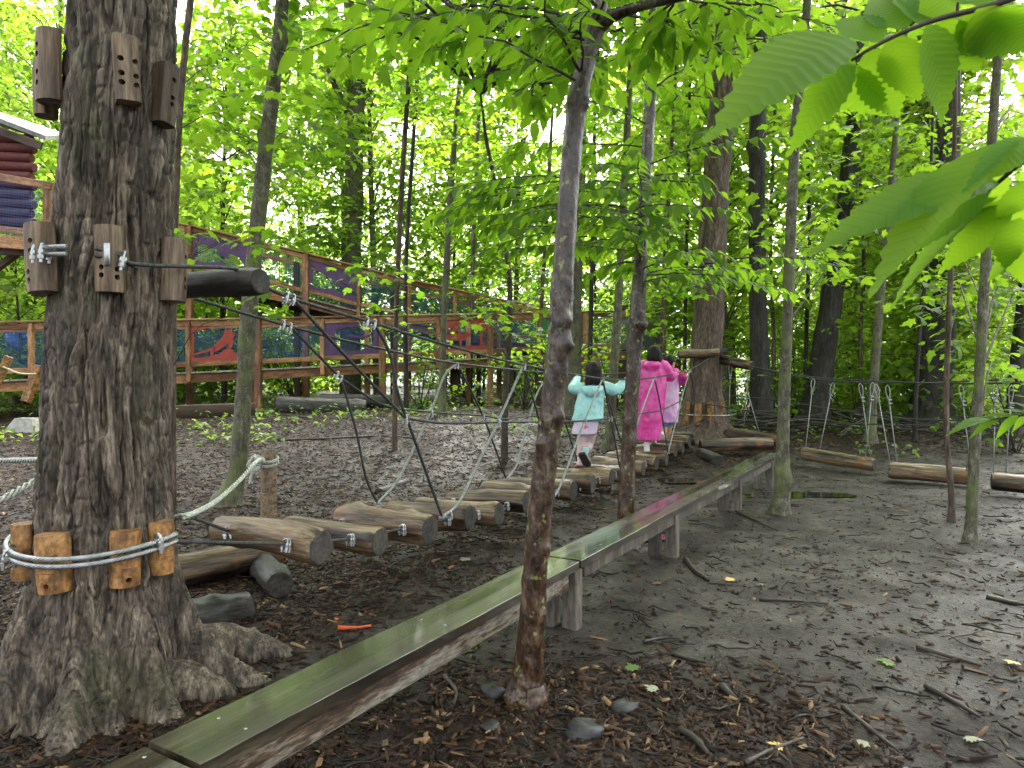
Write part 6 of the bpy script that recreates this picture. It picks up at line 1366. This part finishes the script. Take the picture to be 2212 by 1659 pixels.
# --- girl in the long pink rain poncho
j = J(10.1)
g2 = thing("person", "taller girl in a long bright pink rain poncho walking ahead on the log bridge", "person", tuple(j(1396, 992)))
hc = j(1413, 764); hp, sd = head_pieces(hc, FW, 1.05); neck, chest, pel = j(1412, 783), j(1410, 812), j(1408, 868)
shL, shR = j(1393, 791), j(1432, 792); elR = j(1447, 812, .05); hdR = RP(1464, 808); wrR = hdR.lerp(elR, .3); elL = j(1378, 812, .15); hdL = LP(1372, 803); wrL = hdL.lerp(elL, .25)
kn1, an1, kn2, an2 = j(1400, 920, .06), j(1397, 968, .0), j(1410, 920, .12), j(1412, 962, .25)
bod = hp + [limb([hc-Vector((0,0,.06)), neck, chest], [.05, .046, .08]), limb([chest+Vector((0,0,.1)), chest, pel], [.11, .125, .12], 18), limb([shL, chest, shR], [.05, .08, .05]), limb([shR, elR, wrR], [.045, .036, .025]), limb([shL, elL, wrL], [.045, .036, .025])] + hand_pieces(wrR, hdR, rdR, s=.95) + hand_pieces(wrL, hdL, rdR, s=.95)
bod += [limb([pel, j(1402,880), kn1, an1], [.09, .08, .055, .034]), limb([pel, j(1413,880,.05), kn2, an2], [.09, .08, .055, .034])]
obj("body", fuse(bod, .009, 4), skin, g2); eyes(g2, hc, FW, sd, 1.05)
hm = [ell(hc+Vector((0,-.01,.012)), (.100, .104, .112)), loft([(hc+Vector((0,-.03,.03)), .092, .08), (j(1413,772,-.03), .105, .085), (j(1414,779,-.03), .10, .075), (j(1415,784,-.03), .07, .05)], side=S_)]
obj("hair", wrinkle(fuse(hm, .010, 5, "hair"), .010, 26, 3, .12), hair_m, g2)
pk = [loft([(j(1411,784), .12, .09), (j(1411,790), .18, .12), (j(1410,806), .195, .15), (j(1408,840), .20, .165), (j(1405,880), .195, .165), (j(1402,920), .175, .155), (j(1401,944), .168, .15), (j(1401,950), .166, .148)], side=S_),
      limb([shR.lerp(chest, .3), shR, elR, wrR], [.10, .10, .085, .05]), limb([shL.lerp(chest, .3), shL, elL, wrL], [.10, .095, .08, .05]), loft([(j(1410,781,-.09), .10, .06), (j(1409,788,-.13), .13, .07), (j(1408,796,-.13), .10, .05), (j(1408,803,-.12), .04, .03)], side=S_)]
pm_ = fuse(pk, .0105, 3, "poncho"); wrinkle(wrinkle(pm_, .024, 6, 2, .35), .009, 20, 8, .6)
def poncho_mat(name, c, c2):
    m = leaf_mat(name, (c, c2), (c, c2), .25, .32, .5); 
    N = m.node_tree.nodes; L = m.node_tree.links; n = N.new("ShaderNodeTexNoise"); n.inputs["Scale"].default_value = 9; n.inputs["Detail"].default_value = 6; b = N["Principled BSDF"]; bp = N.new("ShaderNodeBump"); bp.inputs["Strength"].default_value = .6; bp.inputs["Distance"].default_value = .02
    tc = N.new("ShaderNodeTexCoord"); L.new(tc.outputs["Object"], n.inputs["Vector"]); L.new(n.outputs[0], bp.inputs["Height"]); L.new(bp.outputs[0], b.inputs["Normal"])
    r = [q for q in N if q.type == 'VALTORGB']
    for q in r: L.new(n.outputs[0], q.inputs[0]); q.color_ramp.elements[0].position = .35; q.color_ramp.elements[1].position = .65
    return m
pink = poncho_mat("pink_poncho", (.80,.06,.42), (.92,.16,.58)); obj("poncho", pm_, pink, g2)
navy = cloth("navy_shoe", (.025,.03,.10))
for a, sh in ((an1, ((1398,988,-.05), (1391,990,.16))), (an2, ((1413,972,.2), (1411,972,.42)))):
    obj("sock", fuse([limb([a+Vector((0,0,.09)), a, j(sh[0][0], sh[0][1]-8, sh[0][2]+.02)], [.044, .042, .042])], .009, 3, "sock"), cloth("white_sock2", (.68,.68,.66)), g2); shoe(g2, j(*sh[0]), j(*sh[1]), (0,0,1), .095, (navy, white))
# --- third child
j = J(10.95)
g3 = thing("person", "short haired child in lilac tie dye top and blue shorts leading on the bridge", "person", tuple(j(1432, 962)))
hc = j(1447, 783); f3 = Vector((.85, .52, 0)).normalized(); hp, sd = head_pieces(hc, f3, 1.0); neck, chest, pel = j(1446, 800), j(1446, 828), j(1443, 890)
shL, shR = j(1436, 805), j(1456, 806); elR = j(1470, 822, .04); hdR = RP(1481, 802); wrR = hdR.lerp(elR, .3); elL, hdL = j(1428, 822, .15), LP(1432, 788); wrL = hdL.lerp(elL, .3)
kn1, an1, kn2, an2 = j(1436, 922, .06), j(1432, 942, -.14), j(1447, 918, .12), j(1440, 950, .22)
bod = hp + [limb([hc-Vector((0,0,.06)), neck, chest], [.05, .044, .08]), limb([chest+Vector((0,0,.1)), chest, pel], [.10, .11, .11], 18), limb([shL, chest, shR], [.05, .08, .05]), limb([shR, elR, wrR], [.043, .034, .024]), limb([shL, elL, wrL], [.043, .034, .024])] + hand_pieces(wrR, hdR, rdR, s=.95) + hand_pieces(wrL, hdL, rdR, s=.95)
bod += [limb([pel, j(1438,900), kn1, an1], [.08, .075, .05, .033]), limb([pel, j(1449,900,.05), kn2, an2], [.08, .075, .05, .033])]
obj("body", fuse(bod, .009, 4), skin, g3); eyes(g3, hc, f3, sd, 1.0)
obj("hair", wrinkle(fuse([ell(hc-f3*.022+Vector((0,0,.022)), (.092, .092, .098)), ell(hc-f3*.045-Vector((0,0,.03)), (.066, .06, .06))], .010, 4, "hair"), .008, 30, 5, .4), hair_m, g3)
tk = [loft([(j(1446,801), .10, .08), (j(1446,807), .135, .10), (j(1446,840), .145, .12), (j(1445,880), .150, .125), (j(1444,912), .150, .125)], side=S_), limb([shL.lerp(chest, .3), shL, elL, wrL], [.08, .075, .065, .045])]
tm = fuse(tk, .0105, 3, "top"); wrinkle(wrinkle(tm, .018, 8, 6, .4), .007, 22, 1, .6); obj("top", tm, mat("tie_dye", [(0.3,(.55,.28,.62)), (0.5,(.72,.42,.70)), (0.7,(.70,.55,.78))], 5, rough=(.4,.6), bump=.2, patch=((.10,.22,.62), 3.3, .60, .66)), g3)
obj("sleeve", wrinkle(fuse([limb([shR.lerp(chest, .3), shR, elR, wrR], [.085, .09, .085, .05])], .0105, 3, "sleeve"), .014, 12, 2, .6), poncho_mat("deep_pink", (.70,.045,.36), (.85,.12,.50)), g3)
st = fuse([limb([pel, j(1438,900), kn1+Vector((0,0,.03))], [.11, .10, .075]), limb([pel, j(1449,900,.05), kn2+Vector((0,0,.03))], [.11, .10, .075])], .0105, 3, "shorts"); obj("shorts", wrinkle(st, .010, 14, 4), cloth("blue_cloth", (.08,.22,.48), pattern=((.22,.42,.68), 12, .5, .6)), g3)
shoe(g3, j(1426,938,-.18), j(1437,962,-.06), (.3,.95,.5), .095, (white, white)); shoe(g3, j(1438,956,.18), j(1428,962,.36), (0,0,1), .095, (white, white))
